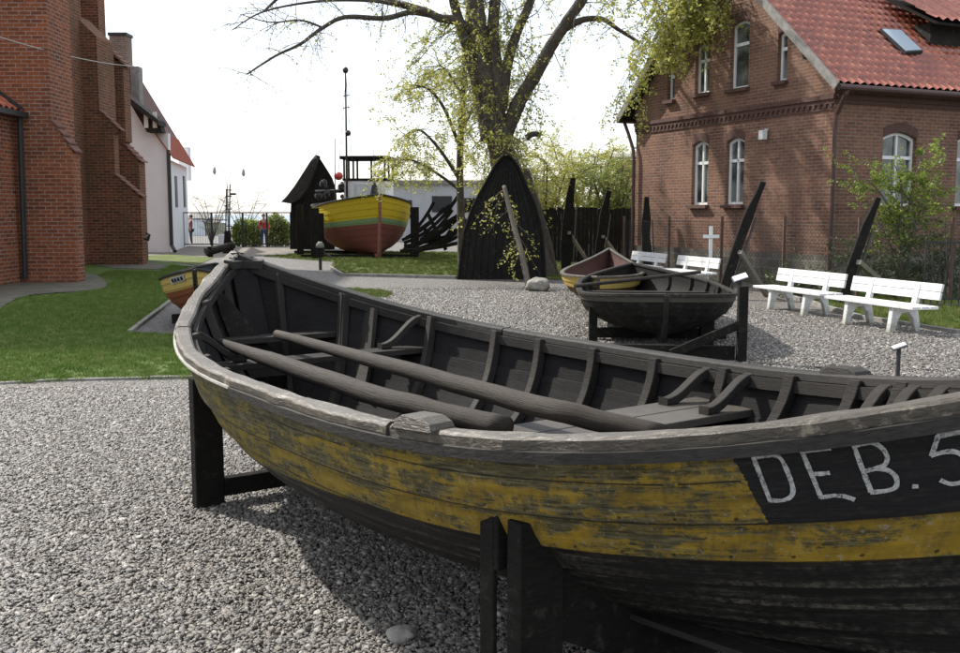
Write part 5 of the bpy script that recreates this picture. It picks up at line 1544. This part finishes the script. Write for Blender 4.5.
simple_tree('small_tree', 'slender tree with drooping twigs and pale yellow leaves, left of the big tree', q0,
  [([q0, Q(461, 215), Q(460, 160), Q(463, 100), Q(466, 40), Q(470, -10)], .13, .06), ([Q(460, 180), Q(440, 150), Q(420, 130), Q(405, 135)], .06, .02), ([Q(461, 150), Q(445, 110), Q(430, 90), Q(415, 85)], .06, .02), ([Q(462, 130), Q(475, 105), Q(485, 90)], .05, .02), ([Q(460, 190), Q(435, 172), Q(412, 160), Q(396, 160)], .05, .02), ([Q(464, 100), Q(450, 75), Q(440, 65)], .05, .02)],
  17, 1.0, .012, .11, 4, .09, .065, M['leaf'], prob=.55, lvl=2, lo=8)
# background bush-trees right of the big tree
for k, (px, top, yy, w_, lab) in enumerate(((545, 150, 36, 1.3, 'leafing bush left-most of the row behind the dark board fence'), (582, 128, 38, 1.7, 'tallest pale leafing tree behind the dark board fence'), (613, 160, 35, 1.1, 'small leafing bush close to the corner of the brick house'))):
    Q = lambda px_, py_, dy=0: aty(px_, py_, yy + dy)
    q0 = Q(px, 240); q0.z = 0; tz = Q(px, top).z
    L_ = []
    for j in range(8):
        a = 2 * math.pi * j / 8 + k; e_ = q0 + V((math.cos(a) * w_ * rt.uniform(.4, 1), math.sin(a) * w_ * .7, tz * rt.uniform(.72, .95)))
        L_.append(([q0 + V((0, 0, 0)), q0.lerp(e_, .4) + V((0, 0, .3)), e_], .06, .02))
    simple_tree('leafing_bush', lab, q0, L_, 26, .9, .010, .02, 5, .11, .07, M['leaf_green'] if k == 2 else M['leaf'], prob=.65, lvl=1, lo=3, cat='bush', up=.3)
# shrub in front of the brick house at right
p0 = V((8.35, 19.0, 0))
def QQ(px, py, dy=0): return aty(px, py, 19.0 + dy)
g0 = QQ(900, 290); g0.z = 0
simple_tree('shrub', 'young bright green leafing shrub in front of the ground-floor window', g0,
  [([g0, QQ(900, 240), QQ(885, 200), QQ(868, 180)], .03, .012), ([g0, QQ(905, 235), QQ(912, 190), QQ(925, 150)], .035, .01), ([g0, QQ(900, 230), QQ(902, 190), QQ(895, 165)], .03, .01), ([g0, QQ(910, 245), QQ(922, 205), QQ(935, 180)], .03, .01), ([g0, QQ(890, 245), QQ(875, 215)], .025, .01), ([g0, QQ(912, 240), QQ(915, 215)], .02, .01)],
  13, .5, .007, -.05, 5, .07, .06, M['leaf_hedge'], prob=.75, lvl=1, lo=5, barkm='bark_thin', cat='shrub', up=.4)
for k, (px, w_, h_) in enumerate(((940, .8, 1.5), (870, .7, 1.1), (800, .6, .5), (915, .9, .9))):
    g0 = aty(px, 290, 18.6 + k * .2); g0.z = 0
    L_ = []
    for j in range(7):
        a = j * .9; L_.append(([g0, g0 + V((math.cos(a) * w_ * .4, math.sin(a) * w_ * .4, h_ * .5)), g0 + V((math.cos(a) * w_, math.sin(a) * w_ * .5, h_ * rt.uniform(.7, 1.1)))], .015, .006))
    simple_tree('shrub', ['dark twiggy shrub beside the iron railing at the right edge', 'low dark shrub under the first right-hand window, left of the bright green shrub', 'low scrappy shrub at the corner of the brick house', 'dark low growth at the foot of the bright green shrub'][k], g0, L_, 9, .4, .006, 0, 3, .07, .05, M['leaf_dark'], prob=.55, lvl=1, lo=2, barkm='bark_thin', cat='shrub')
# hedges near the far gate
def hedge(x0, x1, y, h, name, label, n=900, mat='leaf_hedge'):
    lvb = MB()
    for _ in range(n):
        x = rt.uniform(x0, x1); f = (x - x0) / (x1 - x0); hh = h * (.9 + .15 * mnoise.noise(V((x * 1.5, y, 0)))) * (1 - .25 * abs(2 * f - 1) ** 4)
        leafclump(lvb, V((x, y + rt.uniform(-.35, .35), rt.uniform(.05, hh))), 5, .12, .1)
    root = empty(name, ((x0 + x1) / 2, y, 0), label=label, cat='hedge')
    lvb.build('foliage', M[mat], root)
    st = MB()
    for k in range(8):
        x = x0 + (x1 - x0) * (k + .5) / 8; st.tube([V((x, y, 0)), V((x + .1, y, h * .6))], .03, 5)
    st.build('stems', M['bark_thin'], root)
yH = 48.5
hedge(X(234, yH), X(262, yH), yH, 1.35, 'hedge', 'rounded yellow-green hedge behind the far iron gate')
hedge(X(269, yH), X(290, yH), yH, 1.62, 'hedge', 'taller clipped green hedge between the gate and the far black shed', 900, 'leaf_green')
for k, (px, h_, lab) in enumerate(((212, 2.9, 'bare leafless shrub behind the gate, beside the white house'), (244, 2.5, 'bare small tree with few leaves above the rounded hedge'))):
    g0 = V((X(px, 49.5), 49.5, 0)); L_ = []
    for j in range(6):
        a = j * 1.1; L_.append(([g0, g0 + V((math.cos(a) * .5, .2, h_ * .5)), g0 + V((math.cos(a) * 1.1, .3, h_ * rt.uniform(.75, 1.05)))], .028, .008))
    simple_tree('bare_shrub', lab, g0, L_, 9, .7, .009, -.05, 1, .05, .05, M['leaf_green'], prob=.15, lvl=1, lo=3, cat='shrub')

# ------------------------------------------------------------------ fences and gate
def palefence(p, q, h, label, mat):
    root = empty('board_fence', ((p.x + q.x) / 2, (p.y + q.y) / 2, 0), label=label, cat='fence')
    mb = MB(); d = q - p; n = int(d.length / .13); d = d / n; mb_r = MB()
    for i in range(n):
        c = p + d * (i + .5); hh = h + rt.uniform(-.04, .04); mb.box((c.x, c.y, hh / 2), (.127, .02, hh), rz=math.atan2(d.y, d.x) + rt.uniform(-.02, .02))
    mb.build('boards', mat, root)
    for i in range(0, n + 1, 16):
        c = p + d * i; m_ = MB(); m_.box((c.x, c.y + .08, h / 2), (.1, .1, h + .1)); m_.build('post', mat, root)
    return root
palefence(V((1.0, 33.5, 0)), V((5.6, 32.2, 0)), 1.75, 'dark board fence behind the leaning ship timbers', M['tar'])
gt = empty('iron_gate', (X(230, 47), 47, 0), label='thin dark iron gate and fence frame between the white house and the hedge', cat='gate')
m1 = MB(); zt1 = 1.62
m1.beam(V((X(184, 47), 47, zt1)), V((X(293, 47), 47, zt1)), .05, .05); m1.beam(V((X(184, 47), 47, .15)), V((X(293, 47), 47, .15)), .05, .05); m1.build('rail', M['iron'], gt)
for px in (184.5, 213, 244, 268, 292):
    m_ = MB(); m_.box((X(px, 47), 47, .81), (.08, .08, 1.66)); m_.build('post', M['iron'], gt)
m1 = MB(); m1.beam(V((X(206, 47), 47, 1.28)), V((X(229, 47), 47, 1.28)), .04, .04)
x_ = X(186, 47)
while x_ < X(292, 47): m1.beam(V((x_, 47.0, .15)), V((x_, 47.0, zt1)), .008, .008); x_ += .12
m1.build('bars', M['iron'], gt)
# wire mesh fence in front of brick house
wf = empty('wire_fence', (6.5, 19.4, 0), label='thin rusty posts and wire mesh fence in front of the brick house', cat='fence')
fa = V((3.7, 25.8, 0)); fb_ = V((6.95, 18.4, 0)); fc = V((11.5, 17.2, 0))
pts = [fa.lerp(fb_, k / 4) for k in range(5)] + [fb_.lerp(fc, k / 3) for k in range(1, 4)]
M['rust'] = m_plain('rusty_post', (.09, .05, .035), .8, .3, 12)
for p in pts:
    m_ = MB(); m_.box((p.x, p.y, .75), (.05, .05, 1.55)); m_.build('post', M['rust'], wf)
m1 = MB()
for p, q in zip(pts[:-1], pts[1:]):
    L_ = (q - p).length; d = (q - p) / L_; n = int(L_ / .1)
    for i in range(-12, n):
        a0 = max(0, i * .1); a1 = min(L_, i * .1 + 1.3)
        for sgn in (1, -1):
            z0_ = (a0 - i * .1); z1_ = (a1 - i * .1)
            if sgn < 0: z0_, z1_ = 1.3 - z0_, 1.3 - z1_
            A__ = p + d * a0 + V((0, 0, .08 + z0_)); B__ = p + d * a1 + V((0, 0, .08 + z1_))
            m1.beam(A__, B__, .0035, .0035)
    for z_ in (.1, 1.4): m1.beam(p + V((0, 0, z_)), q + V((0, 0, z_)), .008, .008)
m1.build('wire_mesh', M['iron'], wf)
# iron railing at the right edge
ir = empty('iron_railing', (X(945, 17), 17, 0), label='black iron railing with upright bars at the right edge behind the benches', cat='railing')
m1 = MB()
for k in range(14):
    x = X(925, 17) + k * .12; m1.beam(V((x, 17, .02)), V((x, 17, 1.15)), .02, .02)
m1.build('bars', M['iron'], ir)
m1 = MB(); m1.beam(V((X(925, 17), 17, 1.1)), V((X(925, 17) + 1.6, 17, 1.1)), .03, .03); m1.beam(V((X(925, 17), 17, .15)), V((X(925, 17) + 1.6, 17, .15)), .03, .03); m1.build('rail', M['iron'], ir)
m1 = MB(); m1.box((X(945, 17), 17.0, .03), (.9, .5, .05)); m1.build('base_plate', M['iron'], ir)

# low pale buildings far away
fw_ = empty('long_white_building', (-.5, 58, 0), label='long low white building far behind the wreck timbers', cat='building')
m1 = MB(); a = aty(386, 184, 56); b = aty(500, 184, 56); m1.box(((a.x + b.x) / 2 + 1.5, 58.5, a.z / 2), (b.x - a.x + 3, 5, a.z)); m1.build('wall', m_plain('pale_grey_render', (.42, .44, .46), .9, .08, 2), fw_)
m1 = MB(); m1.box(((a.x + b.x) / 2 + 1.5, 58.5, a.z + .1), (b.x - a.x + 3.4, 5.4, .22)); m1.build('roof', M['concrete'], fw_)
for px0, px1, py0, py1 in ((432, 452, 196, 212), (462, 474, 198, 212), (400, 412, 200, 212)):
    m1 = MB(); a = aty(px0, py0, 55.98); b = aty(px1, py1, 55.98); m1.box(((a.x + b.x) / 2, 55.98, (a.z + b.z) / 2), (b.x - a.x, .06, a.z - b.z)); m1.build('window', M['iron'], fw_)
for px0, px1, py0, cc_, lab, nm in ((188, 205, 219, (.62, .68, .72), 'pale blue-white low hut far beyond the gate', 'hut'), (206, 219, 223, (.26, .27, .2), 'greenish grey shed far beyond the gate', 'shed')):
    a = aty(px0, py0, 72); b = aty(px1, py0, 72); m1 = MB(); r_ = empty(nm, ((a.x + b.x) / 2, 72, 0), label=lab, cat=nm)
    m1.box(((a.x + b.x) / 2, 73, a.z / 2), (b.x - a.x, 2, a.z)); m1.build('wall', m_plain(nm + '_wall', cc_, .8, .1), r_)
    m1 = MB(); m1.prism([V((a.x - .1, 71.9, a.z)), V((b.x + .1, 71.9, a.z)), V((b.x + .1, 73, a.z + .35)), V((a.x - .1, 73, a.z + .35))], V((0, 0, .06))); m1.build('roof', M['concrete'], r_)
a = aty(220, 231, 46); bx_ = empty('meter_box', (a.x, 46, 0), label='small white cabinet standing in front of the far gate', cat='cabinet')
m1 = MB(); m1.box((a.x + .12, 46, .33), (.36, .3, .6)); m1.build('body', M['white_frame'], bx_, bevel=.01)
m1 = MB(); m1.box((a.x + .12, 45.84, .36), (.28, .02, .45)); m1.build('door', M['white_wall'], bx_)
m1 = MB(); m1.box((a.x + .12, 46, .02), (.3, .26, .08)); m1.build('foot', M['concrete'], bx_)

# ------------------------------------------------------------------ benches
def bench_proto():
    root = empty('bench', (0, 0, 0), label='', cat='bench', group='white benches along the grass strip')
    L_ = 1.9
    for k, x in enumerate((.03, .17, .31)):
        mb = MB(); mb.box((x, 0, .365), (.125, L_, .04)); mb.build('seat_board', M['white'], root, bevel=.006)
    for k, z in enumerate((.51, .62)):
        mb = MB(); M3 = Matrix.Rotation(R(12), 3, 'Y'); mb.box((.42 + (z - .51) * .21, 0, z), (.035, L_ - .05, .105), M=M3); mb.build('back_board', M['white'], root, bevel=.006)
    for y in (-.48, .48):
        mb = MB()
        # splayed plank leg with arch cut, side profile in x-z
        mb.prism([V((-.03, y - .04, 0)), V((.055, y - .04, 0)), V((.10, y - .04, .17)), V((.16, y - .04, .26)), V((.27, y - .04, .27)), V((.34, y - .04, .18)), V((.39, y - .04, 0)), V((.47, y - .04, 0)), V((.43, y - .04, .22)), V((.40, y - .04, .344)), V((.01, y - .04, .344)), V((.0, y - .04, .22))], V((0, .08, 0)))
        mb.build('leg', M['white'], root, bevel=.008)
        mb = MB(); mb.beam(V((.375, y, .34)), V((.455, y, .66)), .09, .06, up=V((1, 0, 0))); mb.build('back_support', M['white'], root, bevel=.006)
    return root
bp = bench_proto()
bd = V((.275, -.96, 0)).normalized()
ends = [((5.12, 14.75), 'nearest white bench, in front of the bright green shrub'),
        ((4.66, 16.95), 'white bench next to the nearest one, left of the leaning black timber'),
        ((3.98, 22.2), 'second farthest white bench, its back showing right of the farthest one'),
        ((3.33, 24.6), 'farthest white bench, nearest the left corner of the brick house')]
for i, ((x, y), lab) in enumerate(ends):
    o = bp if i == 0 else copy_tree(bp)
    c = V((x, y, 0)) + bd * .95
    o.location = (c.x, c.y, 0); o.rotation_euler.z = math.atan2(bd.y, bd.x) + math.pi / 2 ; o['label'] = lab
# ------------------------------------------------------------------ leaning ship timbers
M['pale_wood'] = m_wood('pale_grey_wood', (.10, .09, .075), (.28, .25, .21), 20, .8)
def timber(top, bot, y, w_, lab, prop=None, k=0):
    b = atz(*bot) if y is None else None
    yb_ = b.y if b else y
    bb_ = V((b.x, b.y, -.05)) if b else V((aty(*bot, y).x, y, -.05))
    t = aty(*top, yb_ + .3)
    root = empty('ship_timber', (bb_.x, bb_.y, 0), label=lab, cat='timber', group='old ship timbers set upright')
    mb = MB(); n = 16; rows = []
    d = (t - bb_); a_, b_ = frame_of(d, V((0, 1, 0)))
    for i in range(n + 1):
        f = i / n; c = bb_.lerp(t, f) + a_ * (.05 * math.sin(f * 3.1) + .02 * mnoise.noise(V((f * 4, t.x, 0)))); ww = w_ * (1 + .12 * math.sin(f * 3.14) + .25 * mnoise.noise(V((f * 5, t.x, 7)))) * (1 - .4 * f ** 3)
        rows.append([c - a_ * ww / 2 - b_ * .05, c + a_ * ww / 2 - b_ * .05, c + a_ * ww / 2 + b_ * .05, c - a_ * ww / 2 + b_ * .05])
    mb.grid(rows, closed=True); q = len(mb.v); mb.f.append([q - 4, q - 3, q - 2, q - 1]); mb.build('beam', M['tar'], root, bevel=.01)
    mb = MB(); mb.beam(bb_.lerp(t, .12) - a_ * w_ * .7, bb_.lerp(t, .72) - a_ * w_ * .6, .03, .04); mb.build('pale_strip', M['thwart'], root)
    if prop:
        mb = MB(); p1 = atz(*prop); mb.beam(bb_.lerp(t, .42) - V((0, .1, 0)), V((p1.x, p1.y - .1, 0)), .085, .085); mb.build('prop', M['pale_wood'], root)
    return root
timber((573, 178), (566, 262), 28, .26, 'upright black ship timber left-most before the board fence', (588, 262))
timber((609, 191), (598, 262), 29.5, .24, 'black ship timber with a pale prop, second from the left before the board fence', (622, 262))
timber((647, 197), (649, 276), 25.4, .20, 'upright black ship timber at the left corner of the brick house')
timber((763, 182), (721, 299), 18.6, .17, 'slanting black ship timber between the middle and nearer benches', (766, 296))
timber((878, 198), (841, 305), 17.4, .16, 'slanting black ship timber behind the nearest bench', (900, 300))
# boulder and leaning pole
p = atz(539, 292); mb = MB(); mb.ball((p.x, p.y + .15, .13), .25, 20, 14, (1, .8, .62), .35, 3); mb.build('boulder', M['stone'], smooth=True, label='round grey boulder at the foot of the leaning pole', cat='boulder')
mb = MB(); a = V((p.x - .18, p.y + .35, .0)); b = aty(504, 186, p.y + 1.6)
cc2 = limb(mb, [a, a.lerp(b, .3) + V((.02, 0, .03)), a.lerp(b, .7), b], .075, .045, 8, 6)
pr = empty('leaning_pole', (a.x, a.y, 0), label='thin grey leaning pole propped beside the black shed, ending at the boulder', cat='pole')
mb.build('pole', M['bark_thin'], pr, smooth=True)
tw2, lv2 = MB(), MB()
for _ in range(16):
    q = cc2[rt.randint(8, len(cc2) - 1)]; twig(tw2, lv2, q, V((rt.gauss(0, 1), rt.gauss(0, .5), -.4)), .7, .008, 1, .3, 3, .08, .06, rt, 2, .5)
tw2.build('twigs', M['bark_thin'], pr); lv2.build('foliage', M['leaf'], pr)
# stones near
p = atz(401, 634, .03); mb = MB(); mb.ball((p.x, p.y, .025), .055, 18, 12, (1, .7, .6), .4, 8); mb.build('stone', M['stone'], smooth=True, label='single larger pale stone lying on the gravel left of the near cradle', cat='stone')
# info signs
def sign(base, h, tilt, lab, plate=(.22, .15), facing=-1):
    root = empty('information_sign', base, label=lab, cat='sign')
    mb = MB(); mb.beam(V(base), V((base[0], base[1], h)), .03, .03); mb.build('post', M['iron'], root)
    mb = MB(); m3 = Matrix.Rotation(R(tilt), 3, 'X') @ Matrix.Rotation(R(-20), 3, 'Y'); mb.box((base[0], base[1], h + .03), (plate[0], plate[1], .012), M=m3); mb.build('plate', m_plain('sign_plate', (.7, .72, .72), .3, .05), root)
    mb = MB(); mb.box((base[0], base[1], h + .018), (plate[0] + .02, plate[1] + .02, .01), M=m3); mb.build('plate_frame', M['iron'], root)
sp1 = aty(897, 388, 9.2); sign((sp1.x, sp1.y, 0), aty(897, 349, 9.2).z, 8, 'small slanted white information sign on a thin post in the gravel at right', (.12, .07))
sp1 = V((p2.x, p2.y + .14, 0)); sign((sp1.x, sp1.y, 0), .88, 18, 'small white information sign behind the dark boat cradle post', (.15, .12))
# white cross
wc_ = empty('cross', (X(710, 21.6), 21.6, 0), label='small white cross in front of the brick house wall', cat='cross')
mb = MB(); z0 = aty(710, 254, 21.6).z; z1 = aty(710, 226, 21.6).z; xx = X(710, 21.6)
mb.beam(V((xx, 21.6, z0 - .3)), V((xx, 21.6, z1)), .07, .05); mb.build('upright', M['white_frame'], wc_)
mb = MB(); mb.beam(V((xx - .17, 21.57, z1 - .22)), V((xx + .17, 21.57, z1 - .22)), .05, .07); mb.build('crossbar', M['white_frame'], wc_)
# small post object by the lawn kerb
p = atz(320.5, 270); ps = empty('mooring_post', (p.x, p.y, 0), label='short dark iron post with a pale domed head at the tip of the kerbed lawn', cat='post')
mb = MB(); mb.tube([V((p.x, p.y, 0)), V((p.x, p.y, .38))], .045, 8); mb.build('leg', M['iron'], ps)
mb = MB(); mb.box((p.x, p.y, .5), (.2, .18, .26)); mb.build('body', M['tar'], ps, bevel=.02)
mb = MB(); mb.tube([V((p.x, p.y, .63)), V((p.x, p.y, .72)), V((p.x, p.y, .8))], [.12, .11, .05], 12); mb.build('head', M['concrete'], ps, smooth=True)
mb = MB(); mb.beam(V((p.x + .1, p.y, .5)), V((p.x + .32, p.y, .35)), .04, .04); mb.build('crank', M['iron'], ps)
# tall thin mast stand with dark base
yM = 40
bs = empty('signal_mast', (X(228, yM), yM, 0), label='thin twin-pole signal mast on a dark base left of the far gate', cat='mast')
mb = MB(); mb.beam(V((X(226.6, yM), yM, .6)), aty(226.6, 189, yM), .04, .04); mb.beam(V((X(230, yM), yM, .6)), aty(230, 184, yM), .04, .04); mb.build('pole', M['iron'], bs)
mb = MB(); mb.tube([V((X(228.5, yM), yM, 0)), V((X(228.5, yM), yM, .5)), V((X(228.5, yM), yM, .9))], [.22, .15, .12], 10); mb.build('base', M['tar'], bs)
mb = MB()
for py in (190, 196, 209, 226): mb.beam(aty(225.5, py, yM), aty(231.5, py, yM), .03, .04)
mb.box(aty(233, 194, yM), (.22, .1, .08)); mb.build('cross_arms', M['iron'], bs)
# windlass timber beside it
p = atz(218, 257); ws = empty('windlass', (p.x, p.y, 0), label='old dark wooden windlass lying behind the bow of the yellow boat', cat='windlass')
mb = MB(); mb.tube([V((p.x - .45, p.y, .18)), V((p.x + .45, p.y + .6, .42))], [.16, .13], 10); mb.build('drum', M['tar_grey'], ws)
for s_ in (0, 1):
    mb = MB(); mb.box((p.x - .3 + s_ * .65, p.y + .1 + s_ * .45, .18 + s_ * .06), (.12, .3, .4)); mb.build('cheek', M['tar'], ws)
# street lamp with two lantern arms
M['pale_metal'] = m_plain('pale_grey_metal', (.25, .25, .25), .5, .1)
yL = 56; lx = X(229.5, yL); sl = empty('street_lamp', (lx, yL, 0), label='distant street lamp with two curved arms and hanging lanterns', cat='street lamp')
mb = MB(); zt2 = aty(229, 186, yL).z; mb.tube([V((lx, yL, 0)), V((lx, yL, zt2))], [.06, .03], 8); mb.build('pole', M['pale_metal'], sl)
for px, py in ((214.5, 172), (243.5, 174)):
    e = aty(px, py, yL); mb = MB(); mb.tube(curve([V((lx, yL, zt2)), V((lx, yL, zt2)).lerp(e, .35) + V((0, 0, .75)), e + V((0, 0, .28))], 5), .013, 6); ao = mb.build('arm', M['pale_metal'], sl)
    mb = MB(); mb.tube([e + V((0, 0, .3)), e + V((0, 0, .16)), e + V((0, 0, 0)), e - V((0, 0, .12))], [.03, .08, .10, .05], 10); mb.build('lantern', M['pale_metal'], ao, smooth=True)

# ------------------------------------------------------------------ people (far)
def person(x, y, h, facing, top, legs, hair, label):
    k = h / 1.75
    root = empty('person', (x, y, 0), facing, label=label, cat='person')
    def skin(name, verts, edges, rads, mat, parent, sub=1):
        me = bpy.data.meshes.new(name); me.from_pydata([tuple(V(v) * k) for v in verts], edges, []); o = bpy.data.objects.new(name, me); col.objects.link(o)
        o.parent = parent; sm = o.modifiers.new('skin', 'SKIN'); 
        if not me.skin_vertices: me.attributes
        for v_, r_ in zip(me.skin_vertices[0].data, rads): v_.radius = (r_[0] * k, r_[1] * k)
        me.skin_vertices[0].data[0].use_root = True
        s_ = o.modifiers.new('sub', 'SUBSURF'); s_.levels = s_.render_levels = 2; me.materials.append(mat)
        return o
    vs = [(0, 0, .95), (0, 0, 1.15), (0, 0, 1.38), (0, 0, 1.5), (0, .01, 1.58), (0, .01, 1.66), (0, .0, 1.72),
          (.17, 0, 1.40), (.23, .02, 1.14), (.22, -.06, .92), (.22, -.09, .83), (-.17, 0, 1.40), (-.23, .02, 1.14), (-.22, -.06, .92), (-.22, -.09, .83),
          (.09, 0, .88), (.1, -.03, .5), (.1, .02, .09), (.1, -.12, .04), (-.09, 0, .88), (-.1, .03, .5), (-.1, .06, .09), (-.1, -.08, .04)]
    ed = [(0, 1), (1, 2), (2, 3), (3, 4), (4, 5), (5, 6), (2, 7), (7, 8), (8, 9), (9, 10), (2, 11), (11, 12), (12, 13), (13, 14), (0, 15), (15, 16), (16, 17), (17, 18), (0, 19), (19, 20), (20, 21), (21, 22)]
    rd = [(.14, .1), (.13, .09), (.15, .1), (.055, .055), (.075, .085), (.085, .1), (.05, .06)] + [(.055, .055), (.045, .045), (.035, .035), (.035, .02)] * 2 + [(.085, .085), (.06, .06), (.042, .042), (.04, .035)] * 2
    me_sk = bpy.data.meshes.new('body')
    def mk(name, vids, scale, mat, parent):
        mp = {v: i for i, v in enumerate(vids)}
        ee = [(mp[a], mp[b]) for a, b in ed if a in mp and b in mp]
        me = bpy.data.meshes.new(name); me.from_pydata([tuple(V(vs[v]) * k) for v in vids], ee, [])
        o = bpy.data.objects.new(name, me); col.objects.link(o); o.parent = parent
        if not len(me.skin_vertices):
            bm = bmesh.new(); bm.from_mesh(me); bm.verts.layers.skin.verify(); bm.to_mesh(me); bm.free()
        for v_, i in zip(me.skin_vertices[0].data, vids):
            v_.radius = (rd[i][0] * k * scale, rd[i][1] * k * scale)
        me.skin_vertices[0].data[0].use_root = True
        o.modifiers.new('skin', 'SKIN'); s_ = o.modifiers.new('sub', 'SUBSURF'); s_.levels = s_.render_levels = 2
        me.materials.append(mat); return o
    mk('body', list(range(23)), 1.0, m_plain('skin', (.45, .26, .19), .6, .05), root)
    mk('jacket', [1, 0, 2, 7, 8, 9, 11, 12, 13], 1.22, top, root)
    mk('trousers', [0, 15, 16, 17, 19, 20, 21], 1.2, legs, root)
    mb = MB(); mb.ball(V((0, .025, 1.665)) * k, .108 * k, 12, 8, (.92, 1, 1.02)); hh = mb
    me = bpy.data.meshes.new('hair'); me.from_pydata([tuple(p) for p in hh.v if True], [], hh.f); o = bpy.data.objects.new('hair', me); col.objects.link(o); o.parent = root; me.materials.append(hair)
    mb = MB()
    for sx in (-.032, .032): mb.ball(V((sx, -.10, 1.655)) * k, .012 * k, 6, 5)
    me = bpy.data.meshes.new('eyes'); me.from_pydata([tuple(p) for p in mb.v], [], mb.f); o = bpy.data.objects.new('eyes', me); col.objects.link(o); o.parent = root; me.materials.append(M['iron'])
    for o in root.children:
        if o.name.startswith('hair'): o.location = (0, .015 * k, .012 * k)
person(X(265, 47.8), 47.8, 1.55, R(20), m_plain('red_jacket', (.42, .04, .035), .8), m_plain('blue_jeans', (.05, .08, .16), .85), m_plain('dark_hair', (.05, .035, .025), .7), 'person in a red jacket and blue jeans standing between the two hedges')
person(X(192, 50.5), 50.5, 1.5, R(-60), m_plain('dark_red_jacket', (.12, .03, .04), .8), m_plain('dark_trousers', (.02, .02, .025), .85), m_plain('brown_hair', (.06, .035, .02), .7), 'small distant person in dark clothes behind the gate beside the white house')
